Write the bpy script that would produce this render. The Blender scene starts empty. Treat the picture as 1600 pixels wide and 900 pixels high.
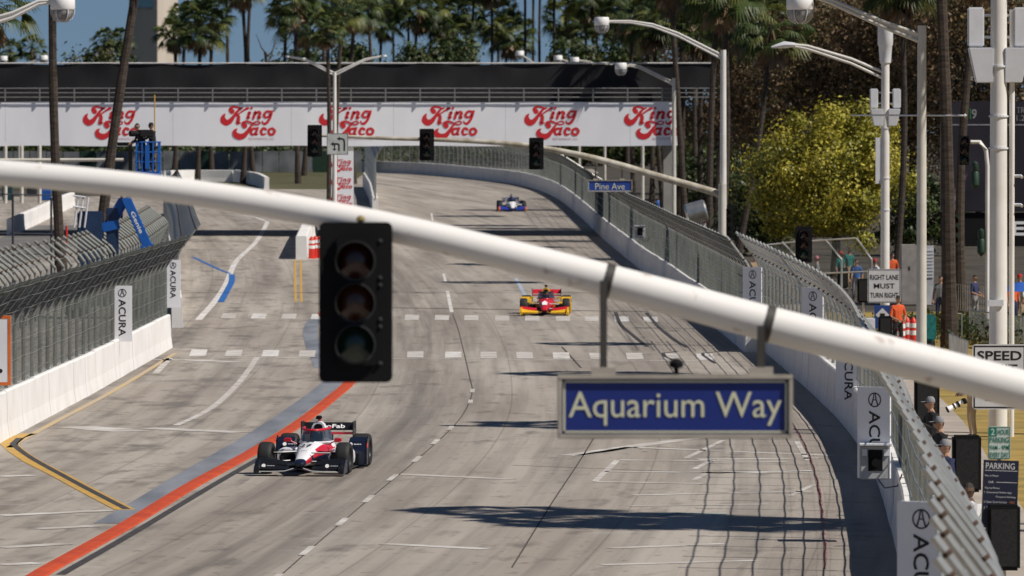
import bpy, bmesh, math, random
import numpy as np
from mathutils import Vector, Matrix, Quaternion
R = math.radians
rnd = random.Random(7)
scene = bpy.context.scene
C = scene.collection
# ------------------------------------------------------------------ camera
F, H, HOR = 10000.0, 6.9, 200.0          # focal length in photo pixels, eye height, horizon row
PITCH = math.atan((450 - HOR) / F)
cam_d = bpy.data.cameras.new('camera'); cam = bpy.data.objects.new('camera', cam_d); C.objects.link(cam)
cam.location = (0, 0, H); cam.rotation_euler = (math.pi / 2 - PITCH, 0, 0)
cam_d.sensor_width = 36; cam_d.lens = F / 1600 * 36; cam_d.clip_start = 1; cam_d.clip_end = 8000
cam_d.dof.use_dof = True; cam_d.dof.focus_distance = 129; cam_d.dof.aperture_fstop = 4.6
scene.camera = cam
# ------------------------------------------------------------------ sky and sun
SUN_EL, SUN_AZ = R(49), R(113)           # azimuth clockwise from +Y
world = bpy.data.worlds.new('World'); scene.world = world; world.use_nodes = True
wn, wl = world.node_tree.nodes, world.node_tree.links
bg = wn['Background']; sky = wn.new('ShaderNodeTexSky'); sky.sky_type = 'NISHITA'; sky.sun_disc = False
sky.sun_elevation = SUN_EL; sky.sun_rotation = SUN_AZ; sky.air_density = 0.8; sky.dust_density = 0.0; sky.ozone_density = 4.0
tc = wn.new('ShaderNodeTexCoord'); mp = wn.new('ShaderNodeVectorMath'); mp.operation = 'ADD'; mp.inputs[1].default_value = (0, 0, 0.09)
nm = wn.new('ShaderNodeVectorMath'); nm.operation = 'NORMALIZE'
wl.new(tc.outputs['Generated'], mp.inputs[0]); wl.new(mp.outputs[0], nm.inputs[0]); wl.new(nm.outputs[0], sky.inputs[0])
wl.new(sky.outputs[0], bg.inputs[0]); bg.inputs[1].default_value = 0.05
sun_d = bpy.data.lights.new('sun', 'SUN'); sun_d.energy = 5.0; sun_d.angle = R(0.5); sun_d.color = (1, 0.94, 0.86)
sun = bpy.data.objects.new('sun', sun_d); C.objects.link(sun)
SV = Vector((math.sin(SUN_AZ) * math.cos(SUN_EL), math.cos(SUN_AZ) * math.cos(SUN_EL), math.sin(SUN_EL)))
sun.rotation_euler = (-SV).to_track_quat('-Z', 'Y').to_euler(); sun.location = (60, -30, 80)
vs = scene.view_settings; vs.view_transform = 'Standard'; vs.look = 'None'; vs.gamma = 1; vs.exposure = 0.0; vs.use_curve_mapping = False
# ------------------------------------------------------------------ ground profile and pixel helpers
KN = [(0, 0), (250, 0), (300, .25), (360, .85), (420, 1.5), (510, 2.2), (600, 2.8), (9000, 2.8)]
def zg(Y):
    for (a, za), (b, zb) in zip(KN, KN[1:]):
        if Y <= b: return za + (zb - za) * max(0, (Y - a)) / (b - a)
    return 2.8
def ray(px, py):
    u, v = (px - 800) / F, (450 - py) / F
    return Vector((u, math.cos(PITCH) + v * math.sin(PITCH), -math.sin(PITCH) + v * math.cos(PITCH)))
def g(px, py):                            # the ground point under a photo pixel
    d = ray(px, py); z = 0.0
    for _ in range(80):
        t = (z - H) / d.z; z = zg(t * d.y)
    return (d.x * t, d.y * t)
def at(px, py, s):                        # the point under a pixel at the depth where a metre covers s pixels
    d = ray(px, py); t = (F / s) / d.y
    return Vector((d.x * t, d.y * t, H + d.z * t))
def gx(px, s):                            # ground point at a column and a scale
    Y = F / s; return Vector(((px - 800) / s, Y, zg(Y)))
# ------------------------------------------------------------------ materials
MATS = {}
def mat(name, col, rough=.7, metal=0, var=.12, scale=3.0, bump=0.0, spec=.4, col2=None, stretch=None, coat=0, alpha=1, trans=0, pos=(.35, .65)):
    if name in MATS: return MATS[name]
    m = bpy.data.materials.new(name); m.use_nodes = True; n, l = m.node_tree.nodes, m.node_tree.links
    b = n['Principled BSDF']; b.inputs['Roughness'].default_value = rough; b.inputs['Metallic'].default_value = metal
    b.inputs['Specular IOR Level'].default_value = spec; b.inputs['Coat Weight'].default_value = coat
    b.inputs['Alpha'].default_value = alpha; b.inputs['Transmission Weight'].default_value = trans
    if var > 0 or col2:
        t = n.new('ShaderNodeTexCoord'); nz = n.new('ShaderNodeTexNoise'); nz.inputs['Scale'].default_value = scale; nz.inputs['Detail'].default_value = 5
        if stretch:
            mpn = n.new('ShaderNodeMapping'); mpn.inputs['Scale'].default_value = stretch; l.new(t.outputs['Object'], mpn.inputs[0]); l.new(mpn.outputs[0], nz.inputs['Vector'])
        else: l.new(t.outputs['Object'], nz.inputs['Vector'])
        cr = n.new('ShaderNodeValToRGB'); c2 = col2 or tuple(c * (1 - 2 * var) for c in col)
        cr.color_ramp.elements[0].position = pos[0]; cr.color_ramp.elements[1].position = pos[1]
        cr.color_ramp.elements[0].color = (*c2, 1); cr.color_ramp.elements[1].color = (*col, 1)
        l.new(nz.outputs['Fac'], cr.inputs[0]); l.new(cr.outputs[0], b.inputs['Base Color'])
        if bump:
            bp = n.new('ShaderNodeBump'); bp.inputs['Strength'].default_value = bump; bp.inputs['Distance'].default_value = .02
            l.new(nz.outputs['Fac'], bp.inputs['Height']); l.new(bp.outputs[0], b.inputs['Normal'])
    else: b.inputs['Base Color'].default_value = (*col, 1)
    MATS[name] = m; return m
# ------------------------------------------------------------------ mesh builder
def frame(d):
    d = Vector(d).normalized(); up = Vector((0, 0, 1)) if abs(d.z) < .95 else Vector((0, 1, 0))
    x = up.cross(d).normalized(); return x, d.cross(x)
class MB:
    def __init__(s): s.v, s.f, s.m = [], [], []
    def add(s, v, f, m=0, M=None):
        o = len(s.v); s.v += [tuple(M @ Vector(p)) if M else tuple(p) for p in v]
        s.f += [tuple(i + o for i in q) for q in f]; s.m += [m] * len(f); return s
    def box(s, x0, x1, y0, y1, z0, z1, m=0, M=None):
        return s.add([(x0, y0, z0), (x1, y0, z0), (x1, y1, z0), (x0, y1, z0), (x0, y0, z1), (x1, y0, z1), (x1, y1, z1), (x0, y1, z1)],
                     [(0, 3, 2, 1), (4, 5, 6, 7), (0, 1, 5, 4), (1, 2, 6, 5), (2, 3, 7, 6), (3, 0, 4, 7)], m, M)
    def tube(s, pts, r, n=8, m=0, cap=True, M=None, phase=0):
        pts = [Vector(p) for p in pts]; k = len(pts); rs = r if isinstance(r, (list, tuple)) else [r] * k; v, f = [], []
        for i, p in enumerate(pts):
            d = pts[min(i + 1, k - 1)] - pts[max(i - 1, 0)]; x, y = frame(d)
            for j in range(n):
                a = 2 * math.pi * j / n + phase; v.append(p + (x * math.cos(a) + y * math.sin(a)) * rs[i])
        for i in range(k - 1):
            for j in range(n): f.append((i * n + j, i * n + (j + 1) % n, (i + 1) * n + (j + 1) % n, (i + 1) * n + j))
        if cap: f.append(tuple(reversed(range(n)))); f.append(tuple(range((k - 1) * n, k * n)))
        return s.add(v, f, m, M)
    def lathe(s, prof, n=16, m=0, M=None, a0=0, a1=2 * math.pi):
        v, f = [], []; full = abs(a1 - a0 - 2 * math.pi) < 1e-6; nn = n if full else n + 1
        for r, z in prof:
            for j in range(nn):
                a = a0 + (a1 - a0) * j / n; v.append((r * math.cos(a), r * math.sin(a), z))
        for i in range(len(prof) - 1):
            for j in range(n):
                k = (j + 1) % nn; f.append((i * nn + j, i * nn + k, (i + 1) * nn + k, (i + 1) * nn + j))
        return s.add(v, f, m, M)
    def prism(s, poly, d0, d1, m=0, M=None):       # poly in local xz, extruded along y from d0 to d1
        n = len(poly); v = [(x, d0, z) for x, z in poly] + [(x, d1, z) for x, z in poly]
        f = [tuple(range(n)), tuple(reversed(range(n, 2 * n)))] + [(i, i + n, (i + 1) % n + n, (i + 1) % n) for i in range(n)]
        return s.add(v, f, m, M)
    def loft(s, rings, m=0, cap=True, mf=None):
        n = len(rings[0]); v = [p for r in rings for p in r]; f = []
        for i in range(len(rings) - 1):
            for j in range(n): f.append((i * n + j, i * n + (j + 1) % n, (i + 1) * n + (j + 1) % n, (i + 1) * n + j))
        if cap: f.append(tuple(reversed(range(n)))); f.append(tuple(range((len(rings) - 1) * n, len(rings) * n)))
        s.add(v, f, m)
        if mf:
            for k in range(len(f)):
                c = sum((Vector(v[i]) for i in f[k]), Vector()) / len(f[k]); s.m[len(s.m) - len(f) + k] = mf(c)
        return s
    def mesh(s, name, mats, smooth=False, bevel=0):
        me = bpy.data.meshes.new(name); me.from_pydata(s.v, [], s.f)
        for q in (mats if isinstance(mats, (list, tuple)) else [mats]): me.materials.append(q)
        me.polygons.foreach_set('material_index', s.m)
        bm = bmesh.new(); bm.from_mesh(me); bmesh.ops.recalc_face_normals(bm, faces=bm.faces)
        if bevel:
            ed = [e for e in bm.edges if len(e.link_faces) == 2 and e.calc_face_angle(0) > .6]
            bmesh.ops.bevel(bm, geom=ed, offset=bevel, segments=2, affect='EDGES', clamp_overlap=True)
        bm.to_mesh(me); bm.free()
        if smooth:
            me.polygons.foreach_set('use_smooth', [True] * len(me.polygons))
            try: me.set_sharp_from_angle(angle=R(38))
            except Exception: pass
        me.update(); return me
    def build(s, name, mats, parent=None, smooth=False, bevel=0, loc=None, rz=0):
        return link(name, s.mesh(name, mats, smooth, bevel), parent, loc, rz)
def link(name, me, parent=None, loc=None, rz=0):
    o = bpy.data.objects.new(name, me); C.objects.link(o); o.parent = parent
    if loc is not None: o.location = loc
    if rz: o.rotation_euler = (0, 0, rz)
    return o
def tag(o, label=None, cat=None, group=None, kind=None):
    if label: o['label'] = label
    if cat: o['category'] = cat
    if group: o['group'] = group
    if kind: o['kind'] = kind
    return o
def thing(name, label, cat, loc=(0, 0, 0), rz=0, group=None):
    return tag(link(name, None, None, loc, rz), label, cat, group)
def copy_tree(o, parent=None):
    c = o.copy(); C.objects.link(c); c.parent = parent
    for ch in list(o.children): copy_tree(ch, c)
    return c
ORD = 'first second third fourth fifth sixth seventh eighth ninth tenth eleventh twelfth thirteenth fourteenth fifteenth sixteenth seventeenth eighteenth nineteenth twentieth'.split()
ORD += ['twenty-' + w for w in ORD[:9]] + ['thirtieth'] + ['thirty-' + w for w in ORD[:9]] + ['fortieth']
# lettering: built-in font turned into thin meshes, fitted to a width and a height, facing -Y
TXT = {}
def text_mesh(t, w, h, m, th=.0012, bold=0):
    k = (t, round(w, 3), round(h, 3), m.name, bold)
    if k in TXT: return TXT[k]
    cu = bpy.data.curves.new('lettering', 'FONT'); cu.body = t; cu.size = 1; cu.extrude = .001; cu.offset = bold; cu.resolution_u = 3; cu.align_x = 'CENTER'
    ob = bpy.data.objects.new('lettering', cu); C.objects.link(ob); dg = bpy.context.evaluated_depsgraph_get()
    me = bpy.data.meshes.new_from_object(ob.evaluated_get(dg)); bpy.data.objects.remove(ob)
    n = len(me.vertices); co = np.zeros(n * 3, 'f'); me.vertices.foreach_get('co', co); co = co.reshape(-1, 3)
    lo, hi = co.min(0), co.max(0); ctr = (lo + hi) / 2; sz = np.maximum(hi - lo, 1e-6)
    out = np.zeros_like(co); out[:, 0] = (co[:, 0] - ctr[0]) / sz[0] * w; out[:, 2] = (co[:, 1] - ctr[1]) / sz[1] * h
    out[:, 1] = -(co[:, 2] - ctr[2]) / sz[2] * th
    me.vertices.foreach_set('co', out.ravel()); me.materials.clear(); me.materials.append(m); me.update(); TXT[k] = me; return me
def lettering(t, w, h, m, parent, loc, rot=None, bold=0, name='lettering'):
    o = link(name, text_mesh(t, w, h, m, bold=bold), parent, loc)
    if rot: o.rotation_euler = rot
    return o
# flat shapes with brush-like strokes, in an xz plane facing -Y
def stroke(mb, pts, y=0, m=0, n=5):
    P = [(Vector((p[0], 0, p[1])), p[2] / 2) for p in pts]; Q = []
    for i in range(len(P) - 1):
        a, b, c_, d = P[max(i - 1, 0)], P[i], P[i + 1], P[min(i + 2, len(P) - 1)]
        for k in range(n):
            t = k / n; q = .5 * ((2 * b[0]) + (c_[0] - a[0]) * t + (2 * a[0] - 5 * b[0] + 4 * c_[0] - d[0]) * t * t + (3 * b[0] - a[0] - 3 * c_[0] + d[0]) * t ** 3)
            Q.append((q, b[1] + (c_[1] - b[1]) * t))
    Q.append(P[-1]); v, f = [], []
    for i, (p, r) in enumerate(Q):
        d = (Q[min(i + 1, len(Q) - 1)][0] - Q[max(i - 1, 0)][0]).normalized(); nrm = Vector((-d.z, 0, d.x))
        v += [p + nrm * r, p - nrm * r]
    for i in range(len(Q) - 1): f.append((2 * i, 2 * i + 1, 2 * i + 3, 2 * i + 2))
    mb.add([(a.x, y, a.z) for a in v], f, m)
    for k, (p, r) in enumerate((Q[0], Q[-1])):
        mb.add([(p.x + r * math.cos(j * math.pi / 5), y - .0006 * (k + 1), p.z + r * math.sin(j * math.pi / 5)) for j in range(10)], [tuple(range(10))], m)
# sheets laid on the ground: polylines split at every 10 m of depth so that all layers follow one profile
def split10(pl):
    out = [pl[0]]
    for a, b in zip(pl, pl[1:]):
        ts = []
        lo, hi = sorted((a[1], b[1])); k = math.ceil(lo / 10 + 1e-6)
        while k * 10 < hi - 1e-6:
            ts.append((k * 10 - a[1]) / (b[1] - a[1])); k += 1
        for t in sorted(ts): out.append(tuple(a[i] + (b[i] - a[i]) * t for i in range(len(a))))
        out.append(b)
    return out
def smooth_path(pts, step=3.0):
    out = []; P = [np.array(p, float) for p in pts]
    for i in range(len(P) - 1):
        a, b, c_, d = P[max(i - 1, 0)], P[i], P[i + 1], P[min(i + 2, len(P) - 1)]; n = max(1, int(np.linalg.norm(c_ - b) / step))
        for k in range(n):
            t = k / n; out.append(tuple(.5 * ((2 * b) + (c_ - a) * t + (2 * a - 5 * b + 4 * c_ - d) * t * t + (3 * b - a - 3 * c_ + d) * t ** 3)))
    out.append(tuple(P[-1])); return out
def ribbon(name, pl, w, m, lift, parent=None, smooth=True):
    if smooth and len(pl) > 2: pl = smooth_path(pl, 2.0)
    pl = split10(pl); mb = MB(); v, f = [], []
    for i, p in enumerate(pl):
        a, b = pl[max(i - 1, 0)], pl[min(i + 1, len(pl) - 1)]; d = Vector((b[0] - a[0], b[1] - a[1])).normalized(); nx, ny = -d.y, d.x
        for sgn in (-1, 1):
            x, y = p[0] + nx * w / 2 * sgn, p[1] + ny * w / 2 * sgn; v.append((x, y, zg(y) + lift))
    for i in range(len(pl) - 1): f.append((2 * i, 2 * i + 1, 2 * i + 3, 2 * i + 2))
    mb.add(v, f); return mb.build(name, m, parent)
def resample(pts, step):
    P = [np.array(p[:2], float) for p in pts]; L = [0]
    for a, b in zip(P, P[1:]): L.append(L[-1] + np.linalg.norm(b - a))
    n = max(1, round(L[-1] / step)); out = []
    for i in range(n + 1):
        q = L[-1] * i / n; k = max(0, min(len(P) - 2, int(np.searchsorted(L, q) - 1))); t = (q - L[k]) / max(1e-9, L[k + 1] - L[k])
        out.append(tuple(P[k] + (P[k + 1] - P[k]) * t))
    return out
def xat(path, Y):
    for a, b in zip(path, path[1:]):
        if min(a[1], b[1]) <= Y <= max(a[1], b[1]) and a[1] != b[1]: return a[0] + (b[0] - a[0]) * (Y - a[1]) / (b[1] - a[1])
    return path[0][0] if abs(Y - path[0][1]) < abs(Y - path[-1][1]) else path[-1][0]
# ================================================================== the setting
PA = smooth_path([(2.7, 30), (3.8, 49), (4.85, 68), (5.87, 96), (6.3, 105), (7.2, 127.5), (7.7, 150), (7.8, 180), (7.75, 206)], 2)       # near wall, track side of its foot
PB = smooth_path([(7.15, 197), (6.8, 250), g(1005, 425), g(950, 380), g(905, 338), g(870, 310), g(835, 295), g(790, 286), g(720, 278), g(650, 272), g(600, 270), (-22, 640), (-34, 660)], 4)
PL = [(-11.3, 80), (-11.2, 140), (-10.9, 165), (-10.65, 201)]
def wall_x(Y): return xat(PA, Y) if Y < 200 else xat([p for p in PB if p[0] > -20], Y)
# --- concrete road with a worn racing line
def concrete():
    m = bpy.data.materials.new('worn_concrete'); m.use_nodes = True; n, l = m.node_tree.nodes, m.node_tree.links; b = n['Principled BSDF']
    tcn0 = n.new('ShaderNodeTexCoord'); sx = n.new('ShaderNodeSeparateXYZ'); l.new(tcn0.outputs['Object'], sx.inputs[0])
    def mth(op, a, b_):
        q = n.new('ShaderNodeMath'); q.operation = op
        for i, z in enumerate((a, b_)):
            if isinstance(z, (int, float)): q.inputs[i].default_value = z
            else: l.new(z, q.inputs[i])
        return q.outputs[0]
    near = mth('DIVIDE', mth('SUBTRACT', mth('MINIMUM', sx.outputs[1], 165), 165), 60); far = mth('DIVIDE', mth('SUBTRACT', mth('MAXIMUM', sx.outputs[1], 165), 165), 75)
    bend_u = mth('ADD', mth('ADD', sx.outputs[0], mth('MULTIPLY', mth('MULTIPLY', near, near), 2.2)), mth('MULTIPLY', mth('MULTIPLY', far, far), 1.0))
    cmb = n.new('ShaderNodeCombineXYZ'); l.new(bend_u, cmb.inputs[0]); l.new(sx.outputs[1], cmb.inputs[1])      # across / along the curving track
    class _T: outputs = {'Object': cmb.outputs[0]}
    tcn = _T
    def noise(scale, st, detail=5, rough=.55, lo=.4, hi=.6):
        mpn = n.new('ShaderNodeMapping'); mpn.inputs['Scale'].default_value = st; l.new(tcn.outputs['Object'], mpn.inputs[0])
        nz = n.new('ShaderNodeTexNoise'); nz.inputs['Scale'].default_value = scale; nz.inputs['Detail'].default_value = detail; nz.inputs['Roughness'].default_value = rough
        l.new(mpn.outputs[0], nz.inputs['Vector']); r = n.new('ShaderNodeMapRange'); r.inputs[1].default_value = lo; r.inputs[2].default_value = hi; l.new(nz.outputs['Fac'], r.inputs[0]); return r.outputs[0]
    def mix(a, col, fac, k):
        mx = n.new('ShaderNodeMix'); mx.data_type = 'RGBA'; mu = n.new('ShaderNodeMath'); mu.operation = 'MULTIPLY'; mu.inputs[1].default_value = k
        l.new(fac, mu.inputs[0]); l.new(mu.outputs[0], mx.inputs[0]); l.new(a, mx.inputs[6]); mx.inputs[7].default_value = (*col, 1); return mx.outputs[2]
    base = n.new('ShaderNodeRGB'); base.outputs[0].default_value = (.375, .335, .288, 1); c = base.outputs[0]
    c = mix(c, (.43, .39, .34), noise(.3, (1, .12, 1)), .6)
    c = mix(c, (.25, .21, .175), noise(.5, (1, .06, 1), 6), .55)
    # slabs: each its own tone, thin joints
    br = n.new('ShaderNodeTexBrick'); br.inputs['Scale'].default_value = 1; br.inputs['Brick Width'].default_value = 3.6; br.inputs['Row Height'].default_value = 4.6; br.inputs['Mortar Size'].default_value = .022
    br.offset = .0; br.inputs['Color1'].default_value = (0, 0, 0, 1); br.inputs['Color2'].default_value = (1, 1, 1, 1); br.inputs['Mortar'].default_value = (.5, .5, .5, 1)
    l.new(tcn.outputs['Object'], br.inputs['Vector'])
    sep = n.new('ShaderNodeSeparateColor'); l.new(br.outputs['Color'], sep.inputs[0])
    c = mix(c, (.27, .235, .20), sep.outputs[0], .16)
    c = mix(c, (.10, .085, .07), br.outputs['Fac'], .34)
    # tyre marks drawn out along the track, and smudges where cars brake
    c = mix(c, (.07, .06, .055), noise(.8, (1.0, .03, 1), 7, .6, .46, .76), .62)
    c = mix(c, (.11, .095, .085), noise(2.2, (1.3, .014, 1), 5, .6, .5, .78), .5)
    c = mix(c, (.09, .08, .072), noise(1.0, (1.1, .30, 1), 4, .6, .57, .72), .62)
    c = mix(c, (.12, .10, .09), noise(3.5, (1, .5, 1), 3, .5, .62, .7), .5)
    # rubbered-in racing line between the kerb and the lane joint
    lane = mth('MAXIMUM', mth('SUBTRACT', 1.0, mth('ABSOLUTE', mth('DIVIDE', mth('ADD', bend_u, 2.4), 2.4), 0)), 0)
    c = mix(c, (.08, .068, .06), mth('MULTIPLY', lane, noise(1.1, (1.6, .02, 1), 6, .65, .36, .62)), .6)
    leftm = mth('MULTIPLY', mth('GREATER_THAN', -4.2, bend_u), 1)
    c = mix(c, (.10, .09, .082), mth('MULTIPLY', leftm, noise(1.0, (1.0, .26, 1), 3, .55, .52, .68)), .6)
    c = mix(c, (.5, .47, .43), noise(1.2, (.35, .7, 1), 5, .6, .62, .75), .35)
    l.new(c, b.inputs['Base Color']); b.inputs['Roughness'].default_value = .75; b.inputs['Specular IOR Level'].default_value = .3
    return m
M_road = concrete()
M_soil = mat('dry_soil', (.075, .062, .045), .95, var=.3, scale=.4)
M_lawn = mat('dry_lawn', (.36, .24, .06), .95, col2=(.20, .15, .04), scale=.8, bump=.5)
M_walk = mat('pale_pavement', (.40, .345, .29), .85, var=.12, scale=.7)
M_tarmac = mat('grey_tarmac', (.15, .145, .14), .85, var=.15, scale=.5)
M_white = mat('white_road_paint', (.64, .62, .60), .7, col2=(.40, .36, .32), scale=1.6, pos=(.38, .52))
M_worn = mat('worn_white_paint', (.58, .56, .53), .7, col2=(.36, .32, .28), scale=1.1)
M_yel = mat('yellow_road_paint', (.55, .32, .06), .7, col2=(.42, .27, .09), scale=2.0)
M_org = mat('orange_red_kerb_paint', (.55, .072, .015), .6, col2=(.43, .055, .016), scale=1.6)
M_bluegrey = mat('blue_grey_paint', (.215, .225, .255), .75, col2=(.13, .14, .165), scale=1.3, stretch=(1, .15, 1))
M_blue = mat('blue_road_paint', (.02, .13, .42), .7, var=.15)
M_crack_shadow = mat('dark_joint_and_shadow', (.09, .078, .068), .9, var=.2)  # for joints and for one thin cast shadow painted on the road
M_rubber = mat('rubber_mark', (.06, .055, .055), .8, var=.2)
def rows(y0, y1): return [float(y) for y in range(y0, y1 + 1, 10)]
def sheet(name, left, right, y0, y1, m, lift, parent=None, nx=1):
    mb = MB(); v, f = [], []; ys = rows(y0, y1)
    for y in ys:
        a, b_ = left(y), right(y)
        for k in range(nx + 1): v.append((a + (b_ - a) * k / nx, y, zg(y) + lift))
    w = nx + 1
    for i in range(len(ys) - 1):
        for k in range(nx): f.append((i * w + k, i * w + k + 1, (i + 1) * w + k + 1, (i + 1) * w + k))
    mb.add(v, f); o = mb.build(name, m, parent)
    return o
ground = MB()
gy = [-60, 0, 250, 300, 360, 420, 510, 600, 1500, 5000]
ground.add([(x, y, zg(y) - .03) for y in gy for x in (-2500, 2500)], [(2 * i, 2 * i + 1, 2 * i + 3, 2 * i + 2) for i in range(len(gy) - 1)])
tag(ground.build('ground', M_soil), kind='structure')
road = tag(sheet('road', lambda y: -70 if y < 470 else -30, lambda y: wall_x(y) + .4 if y < 590 else 8, 20, 640, M_road, 0), kind='structure')
tag(sheet('pavement', lambda y: wall_x(y) + .35, lambda y: wall_x(y) + 2.5 + (0 if y < 130 else .02 * (y - 130)), 20, 250, M_walk, .006), kind='structure')
tag(sheet('lawn', lambda y: wall_x(y) + 2.5 + (0 if y < 130 else .02 * (y - 130)), lambda y: 60, 20, 240, M_lawn, .004), kind='structure')
tag(sheet('verge', lambda y: -90, lambda y: -13.5, 500, 1000, mat('dark_grass', (.05, .06, .02), .95, col2=(.09, .075, .035), scale=.5), .01), kind='structure')
# --- painted markings, each a thin sheet of its own
def rib(name, pts, w, m, lift=.008): return ribbon(name, [g(*p) for p in pts], w, m, lift, road)
KERB = [(40, 912), (70, 893), (190, 826), (300, 759), (400, 704), (470, 660), (520, 621), (546, 597), (549, 570), (538, 535), (520, 510), (503, 490)]
gk = smooth_path([g(*p) for p in KERB], 2); kb = MB(); kv, kf = [], []
for i, p in enumerate(gk):
    a, b = gk[max(i - 1, 0)], gk[min(i + 1, len(gk) - 1)]; d = Vector((b[0] - a[0], b[1] - a[1])).normalized(); n_ = Vector((-d.y, d.x))
    for off, z in ((-.165, .004), (-.15, .03), (0, .04), (.15, .03), (.165, .004)): kv.append((p[0] + n_.x * off, p[1] + n_.y * off, z))
for i in range(len(gk) - 1):
    for k in range(4): kf.append((i * 5 + k, i * 5 + k + 1, i * 5 + k + 6, i * 5 + k + 5))
kb.add(kv, kf).build('painted_kerb', M_org, road)
rib('blue_grey_strip', [(172, 818), (226, 787), (311, 735), (398, 684), (460, 643), (509, 607), (526, 590)], .58, M_bluegrey, .006)
rib('blue_grey_strip', [(505, 575), (488, 535), (486, 512), (498, 492)], .5, M_bluegrey, .006)
rib('rubber_strip', [(95, 898), (210, 832), (330, 760), (420, 708)], .16, M_rubber, .006)
rib('yellow_line', [(196, 797), (140, 768), (90, 741), (50, 721), (27, 706), (14, 694), (26, 684), (45, 678)], .38, M_yel, .008)
rib('dark_line', [(198, 796), (140, 766), (90, 739), (52, 718), (30, 703), (20, 694), (30, 685)], .14, M_rubber, .012)
ribbon('yellow_edge_line', [(-10.85, 138), (-10.72, 150), (-10.45, 168), (-10.3, 196)], .16, mat('faded_yellow_paint', (.47, .34, .17), .8, col2=(.4, .33, .25), scale=.8), .008, road)
rib('yellow_line', [(461, 406), (461, 440), (462, 472)], .11, M_yel); rib('yellow_line', [(470, 406), (470, 440), (471, 472)], .11, M_yel)
DASH = [(430, 905), (480, 861), (534, 816), (576, 780), (613, 747), (651, 718), (680, 691), (704, 669), (735, 628), (738, 611)]
rib('joint_and_shadow', [(410, 925), (480, 863), (576, 781), (651, 719), (705, 670), (728, 640), (738, 612), (734, 590), (726, 555), (716, 515), (707, 490)], .028, M_crack_shadow, .006)
for p in DASH:
    a, b = g(p[0], p[1]), None; k = min(range(len(DASH) - 1), key=lambda i: abs(DASH[i][1] - p[1])); q0, q1 = g(*DASH[k]), g(*DASH[k + 1])
    d = Vector((q1[0] - q0[0], q1[1] - q0[1])).normalized() * 1.1; ribbon('lane_dash', [(a[0] - d.x, a[1] - d.y), (a[0] + d.x, a[1] + d.y)], .12, M_worn, .010, road)
rib('lane_dash', [(699, 455), (706, 488)], .14, M_white); rib('lane_dash', [(693, 428), (696, 440)], .13, M_white); rib('lane_dash', [(674, 333), (676, 345)], .12, M_white)
rib('lane_dash', [(806, 435), (822, 465)], .16, mat('pale_blue_paint', (.40, .46, .55), .7))
rib('joint_and_shadow', [(930, 681), (905, 722), (860, 790), (800, 887)], .03, M_crack_shadow, .006)
rib('joint_and_shadow', [(878, 542), (908, 575)], .06, M_crack_shadow, .006); rib('joint_and_shadow', [(800, 727), (950, 733), (1130, 740)], .05, M_crack_shadow, .006)  # the second strip is a thin cast shadow laid on as dark colour
rib('white_line', [(402, 558), (375, 596), (330, 638), (275, 665)], .17, M_worn); rib('white_line', [(418, 347), (400, 378), (368, 410), (350, 450), (310, 500)], .26, M_white)
rib('white_line', [(380, 336), (400, 340), (418, 347)], .2, M_white)
rib('blue_line', [(302, 402), (325, 413), (360, 428)], .17, M_blue, .012); rib('blue_line', [(362, 429), (362, 440), (354, 456), (345, 472)], .27, M_blue, .014)
for k, y0 in enumerate((670, 672)): rib('white_line', [(115 + 110 * k, y0 - 3), (210 + 170 * k, y0 + 4)], 1.1 if k == 0 else .7, M_worn, .006 + .002 * k)
rib('stop_line', [(250, 563), (290, 562), (365, 566)], .9, M_worn); rib('stop_line', [(265, 560), (243, 584)], .2, M_worn)
for a, b in (((0, 745), (52, 743)), ((0, 806), (170, 798)), ((60, 827), (148, 822)), ((0, 856), (105, 850)), ((0, 883), (60, 880))): rib('parking_tick', [a, b], .42, M_worn)
for x in (358, 405, 452, 498, 597, 644, 691, 737, 785, 832, 880, 925, 972, 1017):
    a, b = g(x - 1 + (x - 690) * .004, 500 + (x - 640) * .008), g(x + (x - 690) * -.004, 492 + (x - 640) * .008); ribbon('crosswalk_stripe', [a, b], .52, M_white if x % 3 == 0 else M_worn, .008, road)
for x in (312, 367, 424, 481, 594, 649, 708, 763, 819, 876, 933, 990, 1047, 1100):
    yy = (x - 640) * .008; a, b = g(x + (x - 690) * .01, 559 + yy), g(x, 549 + yy); ribbon('crosswalk_stripe', [a, b], .5, M_white if x % 4 == 0 else M_worn, .008, road)
for y, x0, x1 in ((561, 300, 1090), (484, 610, 1010)): rib('stop_line', [(x0, y - 3), ((x0 + x1) / 2, y), (x1, y + 3)], .32 if y > 500 else .5, M_worn if y > 500 else M_crack_shadow, .006)
for a, b, w in (((890, 712), (1030, 692), .5), ((1030, 692), (1095, 684), .4), ((900, 713), (985, 699), .25), ((930, 752), (965, 719), .13), ((930, 753), (1100, 756), .35), ((1072, 716), (1130, 688), .13), ((1085, 733), (1115, 718), .13),
                ((965, 719), (1230, 722), .3), ((985, 699), (1300, 712), .35), ((945, 737), (1300, 740), .3), ((1085, 750), (1110, 737), .13), ((990, 774), (1270, 768), .3), ((985, 791), (1200, 788), .25), ((952, 857), (1130, 850), .3), ((940, 883), (1180, 876), .3), ((1090, 718), (1280, 716), .5), ((1100, 739), (1270, 736), .4), ((620, 741), (800, 749), .4), ((600, 850), (760, 858), .35), ((1245, 690), (1262, 720), .12), ((1235, 775), (1270, 758), .12)):
    rib('parking_line', [a, b], w, M_worn, .006)
rib('cyan_mark', [(1025, 805), (1060, 802), (1135, 804)], .28, mat('faded_cyan_paint', (.30, .42, .42), .8), .010)
rib('skid_mark', [(962, 488), (970, 507), (990, 525), (1012, 542)], .13, M_rubber, .012); rib('skid_mark', [(1010, 489), (1030, 512), (1055, 532), (1074, 543)], .13, M_rubber, .012)
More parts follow.
